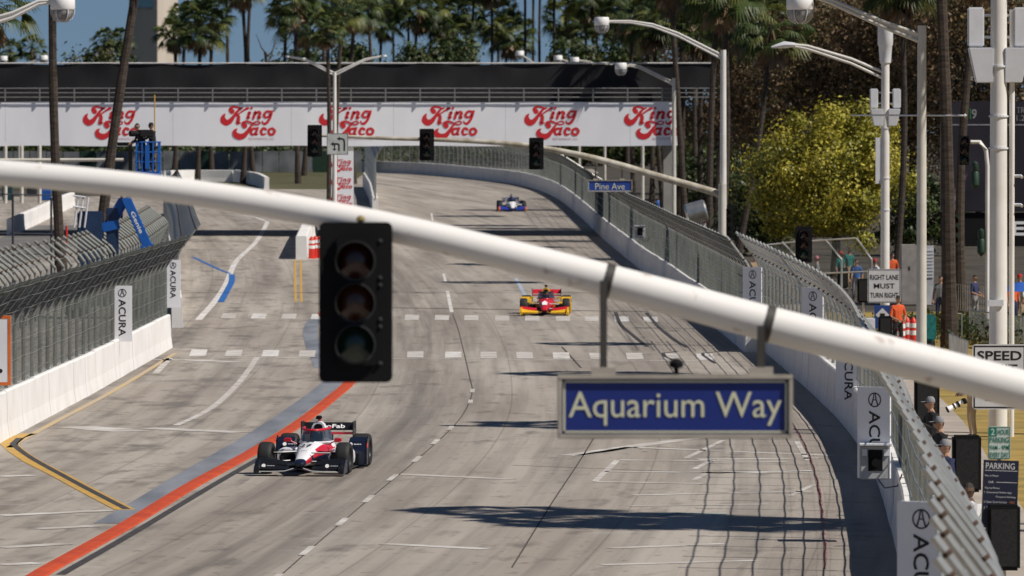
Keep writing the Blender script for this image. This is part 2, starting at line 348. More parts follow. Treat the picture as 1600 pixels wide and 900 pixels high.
rib('skid_mark', [(1060, 549), (1036, 552), (1040, 558), (1052, 563)], .1, M_rubber, .012); rib('skid_mark', [(1130, 549), (1098, 552), (1105, 560), (1118, 568)], .1, M_rubber, .012)
ribbon('red_edge_line', [(wall_x(y) - 1.15, y) for y in range(100, 176, 5)], .06, mat('faded_red_paint', (.22, .06, .06), .8, col2=(.33, .26, .22), scale=.9), .008, road)
# ------------------------------------------------------------------ walls of separate concrete blocks
M_wallw = mat('white_painted_concrete', (.78, .765, .74), .75, col2=(.70, .675, .65), scale=.8)
def wall(name, label, path, side, h=1.05, t=.42, block=3.66, m=None, group='concrete walls along the track'):
    root = thing(name, label, 'wall', (path[0][0], path[0][1], zg(path[0][1])), group=group); o0 = Vector(root.location); pts = resample(path, block)
    for i, (a, b) in enumerate(zip(pts, pts[1:])):
        A, B = Vector(a), Vector(b); d = (B - A).normalized(); n_ = Vector((d.y, -d.x)) * side; A = A + d * .012; B = B - d * .012; v = []
        jit = rnd.uniform(-.008, .008); dz = rnd.uniform(-.01, .012)
        for P_ in (A, B):
            z = zg(P_.y)
            for off, zz in ((0, 0), (.05, .35), (.07, h - .03), (.10, h), (t - .05, h), (t, h - .03), (t, 0)):
                q = P_ + n_ * (off + jit); v.append((q.x - o0.x, q.y - o0.y, z + zz + (dz if zz > .5 else -.02 if zz == 0 else 0) - o0.z))
        f = [(k, (k + 1) % 7, (k + 1) % 7 + 7, k + 7) for k in range(7)] + [tuple(range(7)), tuple(range(13, 6, -1))]
        MB().add(v, f).build('wall_block', m or M_wallw, root)
    return root
wall('barrier_wall', 'pale concrete wall bending past the camera box under the near catch fence', PA, 1)
wall('barrier_wall', 'long shaded concrete wall sweeping round the far bend under the bridge', PB, 1)
wall('barrier_wall', 'bright sunlit white wall under the two upright white boards', PL, -1)
PL2 = smooth_path([g(287, 512), g(281, 460), g(277, 420), g(268, 385), g(262, 362)], 3)
wall('barrier_wall', 'white wall end beside the opening behind the sunlit wall', PL2, -1)
PL4 = [g(592, 338), g(585, 310), g(575, 292)]
wall('barrier_wall', 'short pale wall end past the bridge pier with tall fence panel', PL4, -1, h=1.15)
wall('barrier_wall', 'low curved wall with shaded inner face under the bridge', smooth_path([g(235, 287), g(300, 284), g(360, 284), g(395, 289), g(412, 297)], 3), -1, h=1.0)
wall('barrier_wall', 'white wall beside the grey side road beyond the palm trunks', [g(22, 368), g(70, 345), g(118, 322)], -1, h=.95)
tag(ribbon('side_road', [g(-60, 412), g(20, 392), g(70, 372), g(125, 352)], 5.0, M_tarmac, .006), kind='structure')
# ------------------------------------------------------------------ catch fences: posts that bend over the track, wires, cables
M_galv = mat('galvanised_steel', (.55, .55, .52), .36, .7, col2=(.36, .36, .33), scale=2)
M_wire = mat('grey_green_wire', (.14, .15, .135), .55, .3, var=.2, scale=1)
M_rust = mat('rusty_clamp', (.10, .06, .04), .8, .2, var=.2)
M_dull = mat('dull_steel', (.27, .28, .26), .55, .3, col2=(.17, .175, .16), scale=2)
POSTS = {}
def post_mesh(bend, dx, dz, r, pm_=None):
    k = (bend, dx, dz, r, pm_)
    if k not in POSTS:
        mb = MB(); q = .22; d = Vector((dx, 0, dz)).normalized()
        mb.tube([(0, 0, 0), (0, 0, bend - q), (dx * .03, 0, bend - q * .3), (d.x * q, 0, bend + d.z * q), (dx, 0, bend + dz)], r, 8)
        for t in (.3, .86):
            c_ = Vector((dx * t, 0, bend + dz * t)); mb.tube([c_ - d * .022, c_ + d * .022], r * 1.16, 8, 1)
        POSTS[k] = mb.mesh('post', [pm_ or M_galv, M_rust], True)
    return POSTS[k]
def catch_fence(name, label, path, side, base=1.0, bend=1.56, dx=.76, dz=1.0, step=2.6, r=.038, wire=.13, wr=.0042, off=.22, far=1e9, ncab=7, cabr=.011, pmat=None, cross=.15, over=True):
    p0 = path[0]; o0 = Vector((p0[0], p0[1], zg(p0[1]))); root = thing(name, label, 'fence', o0, group='catch fences along the track')
    pts = resample(path, step); pm = post_mesh(bend, dx, dz, r, pmat)
    def nrm(pp, i):
        a, b = Vector(pp[max(i - 1, 0)]), Vector(pp[min(i + 1, len(pp) - 1)]); d = (b - a).normalized(); return Vector((d.y, -d.x)) * side
    fm = MB()
    for i, p in enumerate(pts):
        n_ = nrm(pts, i); q = Vector(p) + n_ * off; loc = Vector((q.x, q.y, zg(q.y) + base)) - o0; ang = math.atan2(-n_.y, -n_.x)
        if p[1] < far: link('post', pm, root, loc, ang)
        else:
            L = Vector((-n_.x, -n_.y, 0)); fm.tube([loc, loc + Vector((0, 0, bend)), loc + L * dx + Vector((0, 0, bend + dz))], r, 5, 0, False)
    if fm.v: tag(fm.build('far_posts', M_galv, root), kind='stuff')
    # wires: fine uprights and cross wires joined, main cables apart
    wp = resample(path, wire); wm = MB(); prof = [(0, 0), (0, bend - .05), (dx * .12, bend + dz * .15)] + ([(dx, bend + dz)] if over else [])
    for i, p in enumerate(wp):
        n_ = nrm(wp, i); q = Vector(p) + n_ * (off - .045); L = Vector((-n_.x, -n_.y, 0)); b0 = Vector((q.x, q.y, zg(q.y) + base)) - o0
        jx = rnd.uniform(-.03, .03); d3 = Vector((n_.y, -n_.x, 0)) * jx
        wm.tube([b0 + L * a + Vector((0, 0, z)) + (d3 if z > .1 else Vector()) for a, z in prof], wr, 3, 0, False)
    hp = resample(path, max(1.3, wire * 6)); lv = [k * cross for k in range(1, int(bend / cross))] + [-k * cross for k in range(0, int(math.hypot(dx, dz) / cross) + 1)]
    def lev(h, p, i):
        n_ = nrm(hp, i); q = Vector(p) + n_ * (off - .05); L = Vector((-n_.x, -n_.y, 0)); t = -h / math.hypot(dx, dz)
        return Vector((q.x, q.y, zg(q.y) + base)) - o0 + (Vector((0, 0, h)) if h > 0 else L * dx * t + Vector((0, 0, bend + dz * t)))
    for h in (lv if over else [q_ for q_ in lv if q_ > 0]): wm.tube([lev(h, p, i) for i, p in enumerate(hp)], wr * .7, 3, 0, False)
    tag(wm.build('wire_mesh', M_wire, root), kind='stuff')
    for k in range(ncab):
        tot = bend + math.hypot(dx, dz); u = tot * (k + .6) / ncab; h = u if u < bend else -(u - bend)
        MB().tube([lev(h, p, i) + Vector((0, 0, .014 * math.sin(i * 1.7 + k))) for i, p in enumerate(hp)], cabr, 5, 0, False).build('cable', M_galv, root)
    return root
catch_fence('catch_fence', 'nearest catch fence, steel posts leaning over the wall beside the black loudspeakers', [p for p in PA if p[1] > 44], 1, step=2.6, r=.043, wire=.2, wr=.0024, cabr=.014, cross=.26, over=False)
catch_fence('catch_fence', 'long catch fence following the shaded wall round the far bend', [p for p in PB if p[1] < 640], 1, wire=.2, wr=.0065, far=330, step=2.6)
catch_fence('catch_fence', 'grey green catch fence above the sunlit white wall and its upright boards', PL, -1, step=2.2, wire=.10, wr=.0036, r=.045, pmat=M_dull, cross=.12, cabr=.006)
catch_fence('catch_fence', 'catch fence on the white wall end beside the opening', PL2, -1, step=2.4, wire=.15, wr=.007)
catch_fence('catch_fence', 'catch fence with posts hooked away from the track behind the two palm trunks', smooth_path([gx(-30, 58), gx(60, 50), gx(140, 46), gx(215, 40), gx(262, 34.5)], 3), 1, base=.9, step=2.4, wire=3.0, dx=.95, dz=.75, wr=.003, off=0, r=.052, ncab=4, pmat=M_dull, cross=.5)
catch_fence('catch_fence', 'tall fence panel above the short pale wall end past the bridge pier', PL4, -1, base=1.1, bend=2.7, wire=.14, wr=.009, step=2.4)
# ================================================================== bridge with banners
M_banner = mat('white_banner_cloth', (.88, .88, .90), .8, col2=(.80, .80, .83), scale=.5, stretch=(1, 1, .3))
M_red = mat('red_print', (.62, .022, .03), .7, var=0); M_pink = mat('pale_red_print', (.60, .38, .40), .7, var=0)
M_black = mat('black_screen_cloth', (.008, .008, .010), .9, col2=(.018, .018, .02), scale=.7, stretch=(1, 1, .4))
M_conc = mat('grey_concrete', (.36, .345, .32), .85, var=.12, scale=.6)
M_rail = mat('dull_rail_steel', (.28, .28, .27), .5, .5, var=.1)
def logo_mesh():
    mb = MB(); S = 1 / 10 / 28.0; cx, cz = 625, 400
    def st(*p): stroke(mb, [((x - cx) * S, -(y - cz) * S, w * S) for x, y, w in p])
    st((268, 275, 16), (240, 320, 60), (245, 380, 104), (290, 412, 96), (350, 385, 76), (405, 315, 52), (460, 240, 44), (500, 200, 30), (545, 180, 22))   # K stem and swash
    st((378, 235, 84), (352, 200, 52), (392, 165, 34), (450, 168, 30), (510, 190, 24))
    st((470, 285, 22), (540, 235, 26), (600, 195, 38), (632, 186, 34))
    st((440, 290, 30), (478, 310, 50), (476, 370, 58), (462, 420, 48), (510, 412, 18))
    st((628, 262, 22), (655, 250, 46), (632, 310, 46), (625, 340, 44), (660, 330, 14)); st((682, 184, 42), (683, 185, 42))
    st((722, 255, 20), (745, 245, 42), (722, 310, 44), (712, 345, 40)); st((735, 290, 20), (785, 242, 34), (818, 262, 44), (800, 310, 44), (796, 342, 42), (835, 325, 14))
    st((985, 240, 34), (920, 236, 34), (882, 285, 42), (895, 325, 36), (945, 318, 30), (985, 262, 30)); st((1008, 230, 30), (985, 300, 40), (955, 370, 40), (905, 425, 46), (862, 418, 30), (850, 382, 12))
    st((578, 462, 82), (550, 425, 54), (585, 398, 38), (650, 400, 32), (720, 432, 26), (780, 440, 22), (818, 415, 22), (785, 390, 20), (730, 402, 18), (700, 425, 18))
    st((700, 440, 26), (660, 490, 42), (620, 550, 56), (570, 610, 80), (500, 630, 96), (440, 605, 92), (420, 550, 64), (455, 508, 16))
    st((765, 505, 40), (700, 510, 38), (672, 560, 46), (700, 600, 38), (750, 570, 32)); st((780, 495, 36), (755, 560, 42), (752, 600, 36), (785, 590, 12))
    st((905, 515, 44), (865, 500, 38), (832, 550, 46), (850, 598, 40), (910, 585, 18))
    st((1010, 500, 36), (955, 525, 40), (960, 590, 42), (1020, 590, 40), (1045, 540, 42), (1010, 500, 36))
    return mb.mesh('logo', M_red)
LOGO = logo_mesh()
BS = 28.0; BY = F / BS; bz = lambda y: H - (y - 200) / BS; bx = lambda x: (x - 800) / BS
bridge = thing('pedestrian_bridge', 'long bridge across the track hung with white banners below a black screen', 'bridge', (0, BY, 0))
MB().box(-60, bx(1064), .45, 12, bz(222), bz(160), 0).build('deck', M_conc, bridge)
MB().box(-60, bx(1064), 9.5, 9.6, bz(160), bz(99), 0).build('screen', M_black, bridge)
MB().box(-60, bx(1064), .7, .8, bz(160), bz(146), 0).build('screen', mat('dark_mesh_cloth', (.02, .019, .02), .9), bridge)  # one even dark cloth tone behind the lower rails
sc = MB()
sx = np.linspace(-60, bx(1120), 260); v = []
for x in sx:
    w = .05 * math.sin(x * 1.7) + .04 * math.sin(x * .63 + 1); v += [(x, 1.0 + w, bz(140)), (x, 1.05 - w * .6, bz(119)), (x, 1.0 + w, bz(99.5) + .05 * math.sin(x * .8))]
sc.add(v, [(3 * i + k, 3 * i + 3 + k, 3 * i + 4 + k, 3 * i + 1 + k) for i in range(len(sx) - 1) for k in (0, 1)]); sc.build('screen', M_black, bridge, True)
MB().tube([(-60, 1.0, bz(98.5)), (bx(1120), 1.0, bz(98.5))], .05, 6).build('top_rail', mat('pale_rail', (.62, .60, .58), .5), bridge)
for y in (138, 145, 152): MB().tube([(-60, .2, bz(y)), (bx(1120), .2, bz(y))], .03, 6).build('rail', M_rail, bridge)
x = bx(8) - 1.93 * 18
while x < bx(1115): MB().box(x - .035, x + .035, .17, .24, bz(159), bz(137)).build('rail_post', M_rail, bridge); x += 1.93
edges = [-640, -420, -205, 8, 270, 455, 615, 790, 985, 1062]
for i, (a, b) in enumerate(zip(edges, edges[1:])):
    mb = MB(); n = 14; v = []
    for k in range(n + 1):
        xx = bx(a) + (bx(b) - bx(a)) * k / n - (.01 if k == n else 0)
        for j in range(5): v.append((xx, .36 + .012 * math.sin(xx * 2.3 + j * 1.9) * (1 if 0 < j < 4 else .3), bz(159.3) + (bz(228) - bz(159.3)) * j / 4 + (.02 * math.sin(xx * .9) if j in (0, 4) else 0)))
    mb.add(v, [(k * 5 + j, k * 5 + 5 + j, k * 5 + 6 + j, k * 5 + 1 + j) for k in range(n) for j in range(4)]); bn = mb.build('banner', M_banner, bridge, True)
for x in (-300, -88, 172, 387, 541, 702, 862, 1018):
    link('logo', LOGO, bridge, (bx(x), .344, bz(190.5))); lettering('RESTAURANTS, INC.', 1.45, .15, M_pink, bridge, (bx(x + 22), .344, bz(217)))
pier = MB().box(bx(514), bx(552), -.1, 1.1, zg(BY) - .2, bz(229)).build('pier', M_conc, bridge)
MB().box(bx(513), bx(552.5), -.2, -.12, zg(BY), bz(236)).build('pier_banner', M_banner, pier)
for y in (258, 286, 313, 341): o = link('logo', LOGO, pier, (bx(533), -.21, bz(y))); o.scale = (.40, 1, .40)
MB().box(bx(1040), bx(1060), 5, 7, 0, bz(222)).build('pier', M_conc, bridge)
for x in (-260, -120): MB().box(bx(x), bx(x + 40), 3, 4.2, 0, bz(222)).build('pier', M_conc, bridge)
for i, x in enumerate((8.5, 34, 62)):
    o = MB().tube([(0, 0, 0), (0, 0, 5.3)], .13, 8).build('white_post', mat('cream_paint', (.66, .63, .56), .6), None, True, loc=(*gx(x, 22.5)[:2], zg(F / 22.5)))
    tag(o, ('slim cream post beneath the bridge at the frame edge', 'slim cream post beneath the bridge between two like it', 'slim cream post beneath the bridge nearest the dark palm trunk')[i], 'post', 'cream posts beneath the bridge')
# ================================================================== poles, lamps, signals, signs
M_pole = mat('white_pole_paint', (.74, .72, .68), .5, col2=(.64, .61, .56), scale=1.2)
M_cream = mat('cream_pole_paint', (.60, .57, .50), .55, col2=(.50, .47, .41), scale=1.5)
M_cell = mat('pale_grey_plastic', (.66, .67, .70), .5, var=.05)
M_blk = mat('black_signal_paint', (.009, .009, .010), .75, var=.1, spec=.15); M_dgrn = mat('dark_green_paint', (.012, .04, .022), .6)
M_visor = mat('dull_black_visor', (.05, .05, .052), .75, spec=.2)
M_glass_g = mat('clear_lamp_glass', (.55, .56, .58), .25, var=0)
def lens(name, c): return mat(name, c, .25, var=.1, spec=.6)
LENS = [lens('dark_red_lens', (.028, .004, .003)), lens('dark_amber_lens', (.045, .013, .005)), lens('dark_green_lens', (.004, .022, .015))]
RX = Matrix.Rotation(math.pi / 2, 4, 'X')
def signal_head(root, c, sc=1.0, plate=True, name='housing', col=None):
    M = Matrix.Translation(c) @ Matrix.Scale(sc, 4); col = col or M_blk
    hb = MB().box(-.17, .17, 0, .2, -.53, .53, 0, M).build(name, col, root, bevel=.02)
    if plate:
        w, h, r = .30, .655, .05; poly = []
        for cx_, cz_, a0 in ((w - r, h - r, 0), (-w + r, h - r, 90), (-w + r, -h + r, 180), (w - r, -h + r, 270)):
            for k in range(4): a = R(a0 + 30 * k); poly.append((cx_ + r * math.cos(a), cz_ + r * math.sin(a)))
        MB().prism(poly, .05, .058, 0, M).build('backplate', col, root)
    for z in (.5, .2, .14, -.14, -.2, -.5): MB().lathe([(0, .03), (.014, .025), (.018, 0)], 8, 0, M @ Matrix.Translation((.2, .05, z)) @ RX).build('bolt', M_visor, root, True)
    for k, z in enumerate((.34, 0, -.34)):
        T = M @ Matrix.Translation((0, -.005, z)) @ RX
        le = MB().lathe([(0, .035), (.06, .031), (.11, .018), (.148, 0)], 20, 0, T).build('lens', LENS[k], root, True)
        MB().lathe([(.152, -.02), (.158, .21)], 22, 0, T, R(-35), R(215)).build('visor', M_visor, le, True)
        MB().lathe([(.148, -.004), (.166, -.004)], 22, 0, T).build('lens_ring', M_visor, le)
    return hb
# foreground signal arm, its head and its street sign
FS = 190.5; FY = F / FS
ARM = [(-330, 258, 34), (-150, 262, 37), (0, 270, 40), (200, 288, 40), (400, 316, 42), (600, 353, 45), (800, 400, 49), (1000, 452, 53), (1200, 506, 56), (1400, 557, 59), (1600, 610, 62), (1800, 664, 66), (1960, 708, 70)]
base = at(1960, 708, FS)
arm = thing('signal_mast', 'out of focus white signal arm sweeping across the whole view', 'signal arm', (base.x, FY, 0), group=None)
pts = smooth_path([tuple(at(x, y, FS)) + (t / FS / 2,) for x, y, t in ARM], .25)
MB().tube([(p[0] - base.x, p[1] - FY, p[2]) for p in pts], [p[3] for p in pts], 24).build('mast_arm', mat('stained_white_arm_paint', (.74, .72, .69), .5, col2=(.42, .33, .28), scale=4.5, pos=(.27, .36)), arm, True)
for sx_ in (945, 1188):
    k = min(range(len(pts)), key=lambda i: abs(pts[i][0] - (sx_ - 800) / FS)); p, d = Vector(pts[k][:3]), (Vector(pts[k + 1][:3]) - Vector(pts[k - 1][:3])).normalized(); q = p - Vector((base.x, FY, 0))
    MB().tube([q - d * .035, q + d * .035], pts[k][3] + .008, 24).build('strap', mat('dark_strap', (.06, .055, .05), .6), arm, True)
MB().tube([(0, 0, -.05), (0, 0, base.z + .45)], [.24, .2], 20).build('pole', M_pole, arm, True)
sig = thing('traffic_signal', 'large unlit three lens traffic signal hanging close from the white arm', 'traffic signal', tuple(at(557, 471, FS) + Vector((0, -.32, 0))))
signal_head(sig, (0, 0, 0)); MB().box(-.05, .05, .2, .5, .3, .5).build('bracket', M_blk, sig)
MB().lathe([(.0, .035), (.025, .025), (.04, 0), (.02, -.02)], 10, 0, Matrix.Translation((.04, .1, .675))).build('finial', mat('mossy_brass', (.25, .19, .05), .6), sig, True)
M_sblue = mat('blue_sign_face', (.013, .028, .19), .45, var=.04); M_sframe = mat('grey_beige_frame', (.43, .39, .33), .6); M_let = mat('cream_sign_letters', (.62, .62, .44), .5, var=0)
def street_sign(label, c, w, h, txt, fr, s_tx=.78, hang=None, blue=None):
    t = thing('street_sign', label, 'sign', c)
    MB().box(-w / 2 + .001, w / 2 - .001, .012, .12, -h / 2, h / 2).build('cabinet', M_sframe, t)
    for a in ((-w / 2, w / 2, h / 2 - fr, h / 2), (-w / 2, w / 2, -h / 2, -h / 2 + fr), (-w / 2, -w / 2 + fr, -h / 2 + fr + .001, h / 2 - fr - .001), (w / 2 - fr, w / 2, -h / 2 + fr + .001, h / 2 - fr - .001)):
        MB().box(a[0], a[1], -.03, .1, a[2], a[3]).build('frame_bar', M_sframe, t, bevel=.006)
    face = MB().box(-w / 2 + fr, w / 2 - fr, .004, .014, -h / 2 + fr, h / 2 - fr).build('face', blue or M_sblue, t)
    i = fr + .012 * h / .5; b_ = .014 * h / .5
    for a in ((-w / 2 + i, w / 2 - i, h / 2 - i - b_, h / 2 - i), (-w / 2 + i, w / 2 - i, -h / 2 + i, -h / 2 + i + b_), (-w / 2 + i, -w / 2 + i + b_, -h / 2 + i, h / 2 - i), (w / 2 - i - b_, w / 2 - i, -h / 2 + i, h / 2 - i)):
        MB().box(a[0], a[1], 0, .003, a[2], a[3]).build('border', M_let, face)
    lettering(txt, w * s_tx, h * .53, M_let, face, (0, -.0008, -h * .03), bold=0)
    for x, z1 in hang or (): MB().box(x - .03, x + .03, .03, .05, h / 2, z1).build('hanger', mat('dark_strap', (.06, .055, .05), .6), t); MB().box(x - .1, x + .1, .0, .09, h / 2 - .01, h / 2 + .06).build('bracket', M_sframe, t)
    return t
c = at(1053.5, 633, FS) + Vector((0, -.3, 0))
ss = street_sign('large blue Aquarium Way street sign hanging under the white arm', tuple(c), 1.92, .52, 'Aquarium Way', .035, .905, [(-.585, 1.03), (.70, .66)])
MB().lathe([(.02, 0), (.02, .05), (.055, .06), (.06, .1), (.03, .13), (0, .135)], 12, 0, Matrix.Translation((.01, .05, .26))).build('photocell', M_blk, ss, True)
# lamps
def street_lamp(label, base, height, head, arm_pts, r=.11, hr=.31, col=None, group='street lamps beside the track', name='street_lamp'):
    col = col or M_cream; B = Vector(base); t = thing(name, label, 'street lamp', B, group=group)
    MB().tube([(0, 0, -.1), (0, 0, height)], [r * 1.15, r * .9], 12).build('pole', col, t, True)
    A = [Vector(p) - B for p in arm_pts]; Hd = Vector(head) - B
    for dz in (0, .16): MB().tube([a - Vector((0, 0, dz * (1 - i / max(1, len(A) - 1) * .8))) for i, a in enumerate(A)], .045, 8).build('arm', col, t, True)
    wb = MB(); n_ = len(A); wv = []
    for i, a in enumerate(A): wv += [a, a - Vector((0, 0, .16 * (1 - i / max(1, n_ - 1) * .8)))]
    wb.add([p + Vector((0, q, 0)) for q in (-.012, .012) for p in wv], [(2 * i + o_, 2 * i + 1 + o_, 2 * i + 3 + o_, 2 * i + 2 + o_) for i in range(n_ - 1) for o_ in (0, 2 * n_)]).build('arm_web', col, t)
    hd = MB().lathe([(0, hr * .95), (hr * .9, hr * .95), (hr * .98, hr * .85), (hr, -.02), (hr * .93, -.05), (hr * .4, -.05), (0, -.05)], 22, 0, Matrix.Translation(Hd)).build('lamp_head', mat('white_lamp_paint', (.80, .79, .77), .45, var=.04), t, True)
    MB().lathe([(hr * .9, -.05), (hr * .88, -.14), (hr * .7, -.26), (hr * .35, -.34), (0, -.36)], 18, 0, Matrix.Translation(Hd)).build('lamp_bowl', mat('grey_lamp_bowl', (.35, .35, .35), .3, var=.3, scale=8), hd, True)
    for k in range(6): a = k * math.pi / 3; MB().tube([Hd + Vector((math.cos(a) * hr * q, math.sin(a) * hr * q, z)) for q, z in ((.95, -.05), (.93, -.15), (.74, -.28), (.3, -.37))], .012, 4).build('guard_bar', M_cell, hd)
    return t
def lamp_px(label, px, ytop, s, hx, hy, arm, **k):
    b = gx(px, s); top = at(px, ytop, s).z - b.z
    return street_lamp(label, b, top, at(hx, hy, s), [at(x, y, s) for x, y in arm], **k)
lamp_px('lamp post with cream pole and round banner rod crossing the top corner', 1440, 40, 69, 1250, 12, [(1440, 55), (1380, 34), (1300, 0), (1270, -8)], r=.11)
rod = gx(1440, 69); o = MB().tube([at(1330, 180, 68.5), at(1508, 180.5, 68.5)], .022, 6); o.lathe([(0, -.05), (.05, 0), (0, .05)], 10, 0, Matrix.Translation(at(1508, 180.5, 68.5))); tag(o.build('banner_rod', M_cell, None, True), 'thin horizontal steel rod with ball end on the cream lamp post', 'rod')
lamp_px('lamp post with white round head above the smaller street sign', 1130, 78, 38, 940, 38, [(1128, 86), (1060, 52), (1020, 38), (985, 33), (950, 33)], r=.13, col=M_pole)
lamp_px('lamp post with white drum head in front of the banner end', 1053, 122, 30, 970, 107, [(1052, 128), (1000, 103), (985, 101), (972, 104)], r=.11)
lamp_px('thin lamp post behind the drum headed lamp before the banner', 1004, 120, 26, 957, 108, [(1003, 124), (965, 104), (945, 98), (930, 99)], r=.1, hr=.2)
lamp_px('white drum lamp hanging from the frame edge above the thick palm trunk', -40, 20, 63, 98, 12, [(-38, 36), (20, 20), (60, 2), (90, 0)], r=.12, col=M_pole)
for k, (px, hx, hy, dx) in enumerate(((-20, 5, 94, 0), (30, 68, 93, 1), (905, 872, 93, 1), (945, 898, 96, 1), (850, 812, 86, 1), (735, 665, 88, 1))):
    lamp_px(('small lamp head just over the black screen at the frame edge', 'small drum lamp just over the black screen beside the thick palm trunk', 'small white drum lamp above the bridge, further of a pair', 'small white drum lamp above the bridge, nearer of a pair', 'low pale lamp arm above the bridge beside the pair of drums', 'pale lamp arm above the bridge among the middle palms')[k], px, 104, 13.5 if k == 5 else 19, hx, hy, [(px, 106), ((px + hx) / 2, 96), (hx, hy - 3)], r=.1, hr=.36, group='lamps beyond the bridge')
b = gx(523, 29); dl = thing('twin_street_lamp', 'twin armed white street lamp rising before the bridge banner', 'street lamp', b)
MB().tube([(0, 0, 0), (0, 0, at(523, 112, 29).z - b.z)], [.14, .09], 10).build('pole', M_pole, dl, True)
for x, y in ((450, 88), (600, 87)):
    P_ = [at(523, 114, 29) - b, at(523 + (x - 523) * .62, 92, 29) - b, at(x, y, 29) - b]
    for dz in (0, .14): MB().tube([p - Vector((0, 0, dz * (1 - i * .45))) for i, p in enumerate(P_)], .05, 6).build('arm', M_pole, dl, True)
    MB().lathe([(0, .05), (.14, .04), (.16, -.04), (0, -.06)], 10, 0, Matrix.Translation(P_[-1])).build('lamp_head', M_pole, dl, True)
# antenna poles
def antenna_pole(label, px, s, top, arm=None, canister=True, ya=170, sc=1.0):
    b = gx(px, s); t = thing('antenna_pole', label, 'antenna pole', b, group='white antenna poles'); Z = lambda y: at(px, y, s).z - b.z; r = .135 * sc * 1.28
    MB().tube([(0, 0, -.1), (0, 0, Z(top))], [r, r * .85], 18).build('pole', M_pole, t, True)
    for y in (ya + 32, ya + 110, ya + 160): MB().tube([(0, 0, Z(y)), (0, 0, Z(y) + .04)], r * 1.05, 18).build('band', M_cell, t)
    if canister: MB().lathe([(0, Z(40) + .02), (.26, Z(40)), (.26, Z(70)), (.23, Z(72)), (.19, Z(98)), (.12, Z(101))], 18).build('canister', M_cell, t, True)
    for k in (-1, 1):
        x0 = k * .42 * sc; an = MB().box(x0 - .15 * sc, x0 + .15 * sc, -.1, .1, Z(ya), Z(ya) + .72 * sc).build('antenna', M_cell, t, bevel=.03)
        MB().tube([(x0, 0, Z(ya) + .72 * sc), (x0, 0, Z(ya) + .78 * sc)], .02, 6).build('cap', M_blk, an)
        for z in (.15, .55): MB().box(min(0, x0), max(0, x0), -.02, .02, Z(ya) + z * sc, Z(ya) + (z + .05) * sc).build('mount', M_cell, t)
        a, c_ = k * .10 * sc, k * .56 * sc
        bxm = MB(); top_, bot = Z(ya) - .02, Z(ya) - .66 * sc
        bxm.add([(a, -.2, top_), (c_, -.2, top_), (c_, .2, top_), (a, .2, top_), (a, -.16, bot), (c_ - k * .14 * sc, -.16, bot), (c_ - k * .14 * sc, .16, bot), (a, .16, bot)], [(0, 1, 2, 3), (4, 5, 6, 7), (0, 1, 5, 4), (1, 2, 6, 5), (2, 3, 7, 6), (3, 0, 4, 7)]).build('radio_box', M_cell, t, bevel=.02)
    if arm:
        A = [at(x, y, s) - b for x, y in arm]
        for dz in (0, .2): MB().tube([p - Vector((0, 0, dz * (1 - i / len(A)))) for i, p in enumerate(A)], .05, 8).build('arm', M_pole, t, True)
        MB().tube([A[-1], A[-1] + Vector((-.35, 0, .0)), A[-1] + Vector((-.8, 0, -.08))], [.07, .12, .03], 8).build('lamp_head', M_cell, t, True)
    return t, b, Z
cp, cb, cZ = antenna_pole('white antenna pole with lamp arm rising before the yellow green tree', 1383, 46, 60, [(1378, 112), (1330, 92), (1262, 72), (1242, 70)], True, 169, .92)
MB().box(-.33, -.1, -.08, .08, cZ(287), cZ(215)).build('equipment_box', M_cell, cp)
cp2, cb2, cZ2 = antenna_pole('thick white antenna pole carrying the speed limit sign', 1560, 70, -60, None, False, 73, 1.22)
MB().tube([(.3, 0, 0), (.3, 0, cZ2(15))], .06, 10).build('conduit', M_pole, cp2, True)
for y in (275, 320): MB().tube([(.36, 0, cZ2(y)), (.5, -.05, cZ2(y)), (.52, -.1, cZ2(y) - .03)], .035, 8).build('security_camera', M_cell, cp2, True)
MB().box(-.26, .1, -.24, -.2, cZ2(478), cZ2(468)).build('bracket', M_cell, cp2)
M_sign = mat('grey_white_sign_face', (.62, .62, .63), .5, var=.04); M_sblk = mat('black_sign_print', (.012, .012, .013), .5, var=0)
def plate(root, c, w, h, m=None, name='sign_plate', border=None, r=.05):
    poly = []
    for cx_, cz_, a0 in ((w / 2 - r, h / 2 - r, 0), (-w / 2 + r, h / 2 - r, 90), (-w / 2 + r, -h / 2 + r, 180), (w / 2 - r, -h / 2 + r, 270)):
        for k in range(4): a = R(a0 + 30 * k); poly.append((cx_ + r * math.cos(a), cz_ + r * math.sin(a)))
    o = MB().prism(poly, 0, .012).build(name, m or M_sign, root, loc=c)
    if border:
        i, b_ = border[0], border[1]
        for a in ((-w / 2 + i, w / 2 - i, h / 2 - i - b_, h / 2 - i), (-w / 2 + i, w / 2 - i, -h / 2 + i, -h / 2 + i + b_), (-w / 2 + i, -w / 2 + i + b_, -h / 2 + i + b_, h / 2 - i - b_), (w / 2 - i - b_, w / 2 - i, -h / 2 + i + b_, h / 2 - i - b_)):
            MB().box(a[0], a[1], -.004, -.001, a[2], a[3]).build('border', border[2], o)
    return o
sp = at(1560, 588, 70.6); t = thing('speed_limit_sign', 'grey white speed limit sign on the thick white antenna pole', 'sign', sp + Vector((0, -.3, 0)))
p = plate(t, (0, 0, 0), 1.2, 1.44, border=(.03, .03, M_sblk), r=.08)
lettering('SPEED', .98, .21, M_sblk, p, (0, -.004, .47), bold=.02); lettering('LIMIT', .80, .21, M_sblk, p, (0, -.004, .17), bold=.02); lettering('25', .62, .46, M_sblk, p, (0, -.004, -.30), bold=.03)
sp = at(1381, 446.5, 46.5); t = thing('lane_sign', 'white right lane must turn right sign on the slimmer antenna pole', 'sign', sp + Vector((0, -.25, 0)))
p = plate(t, (0, 0, 0), 1.12, 1.14, border=(.02, .02, M_sblk), r=.06)
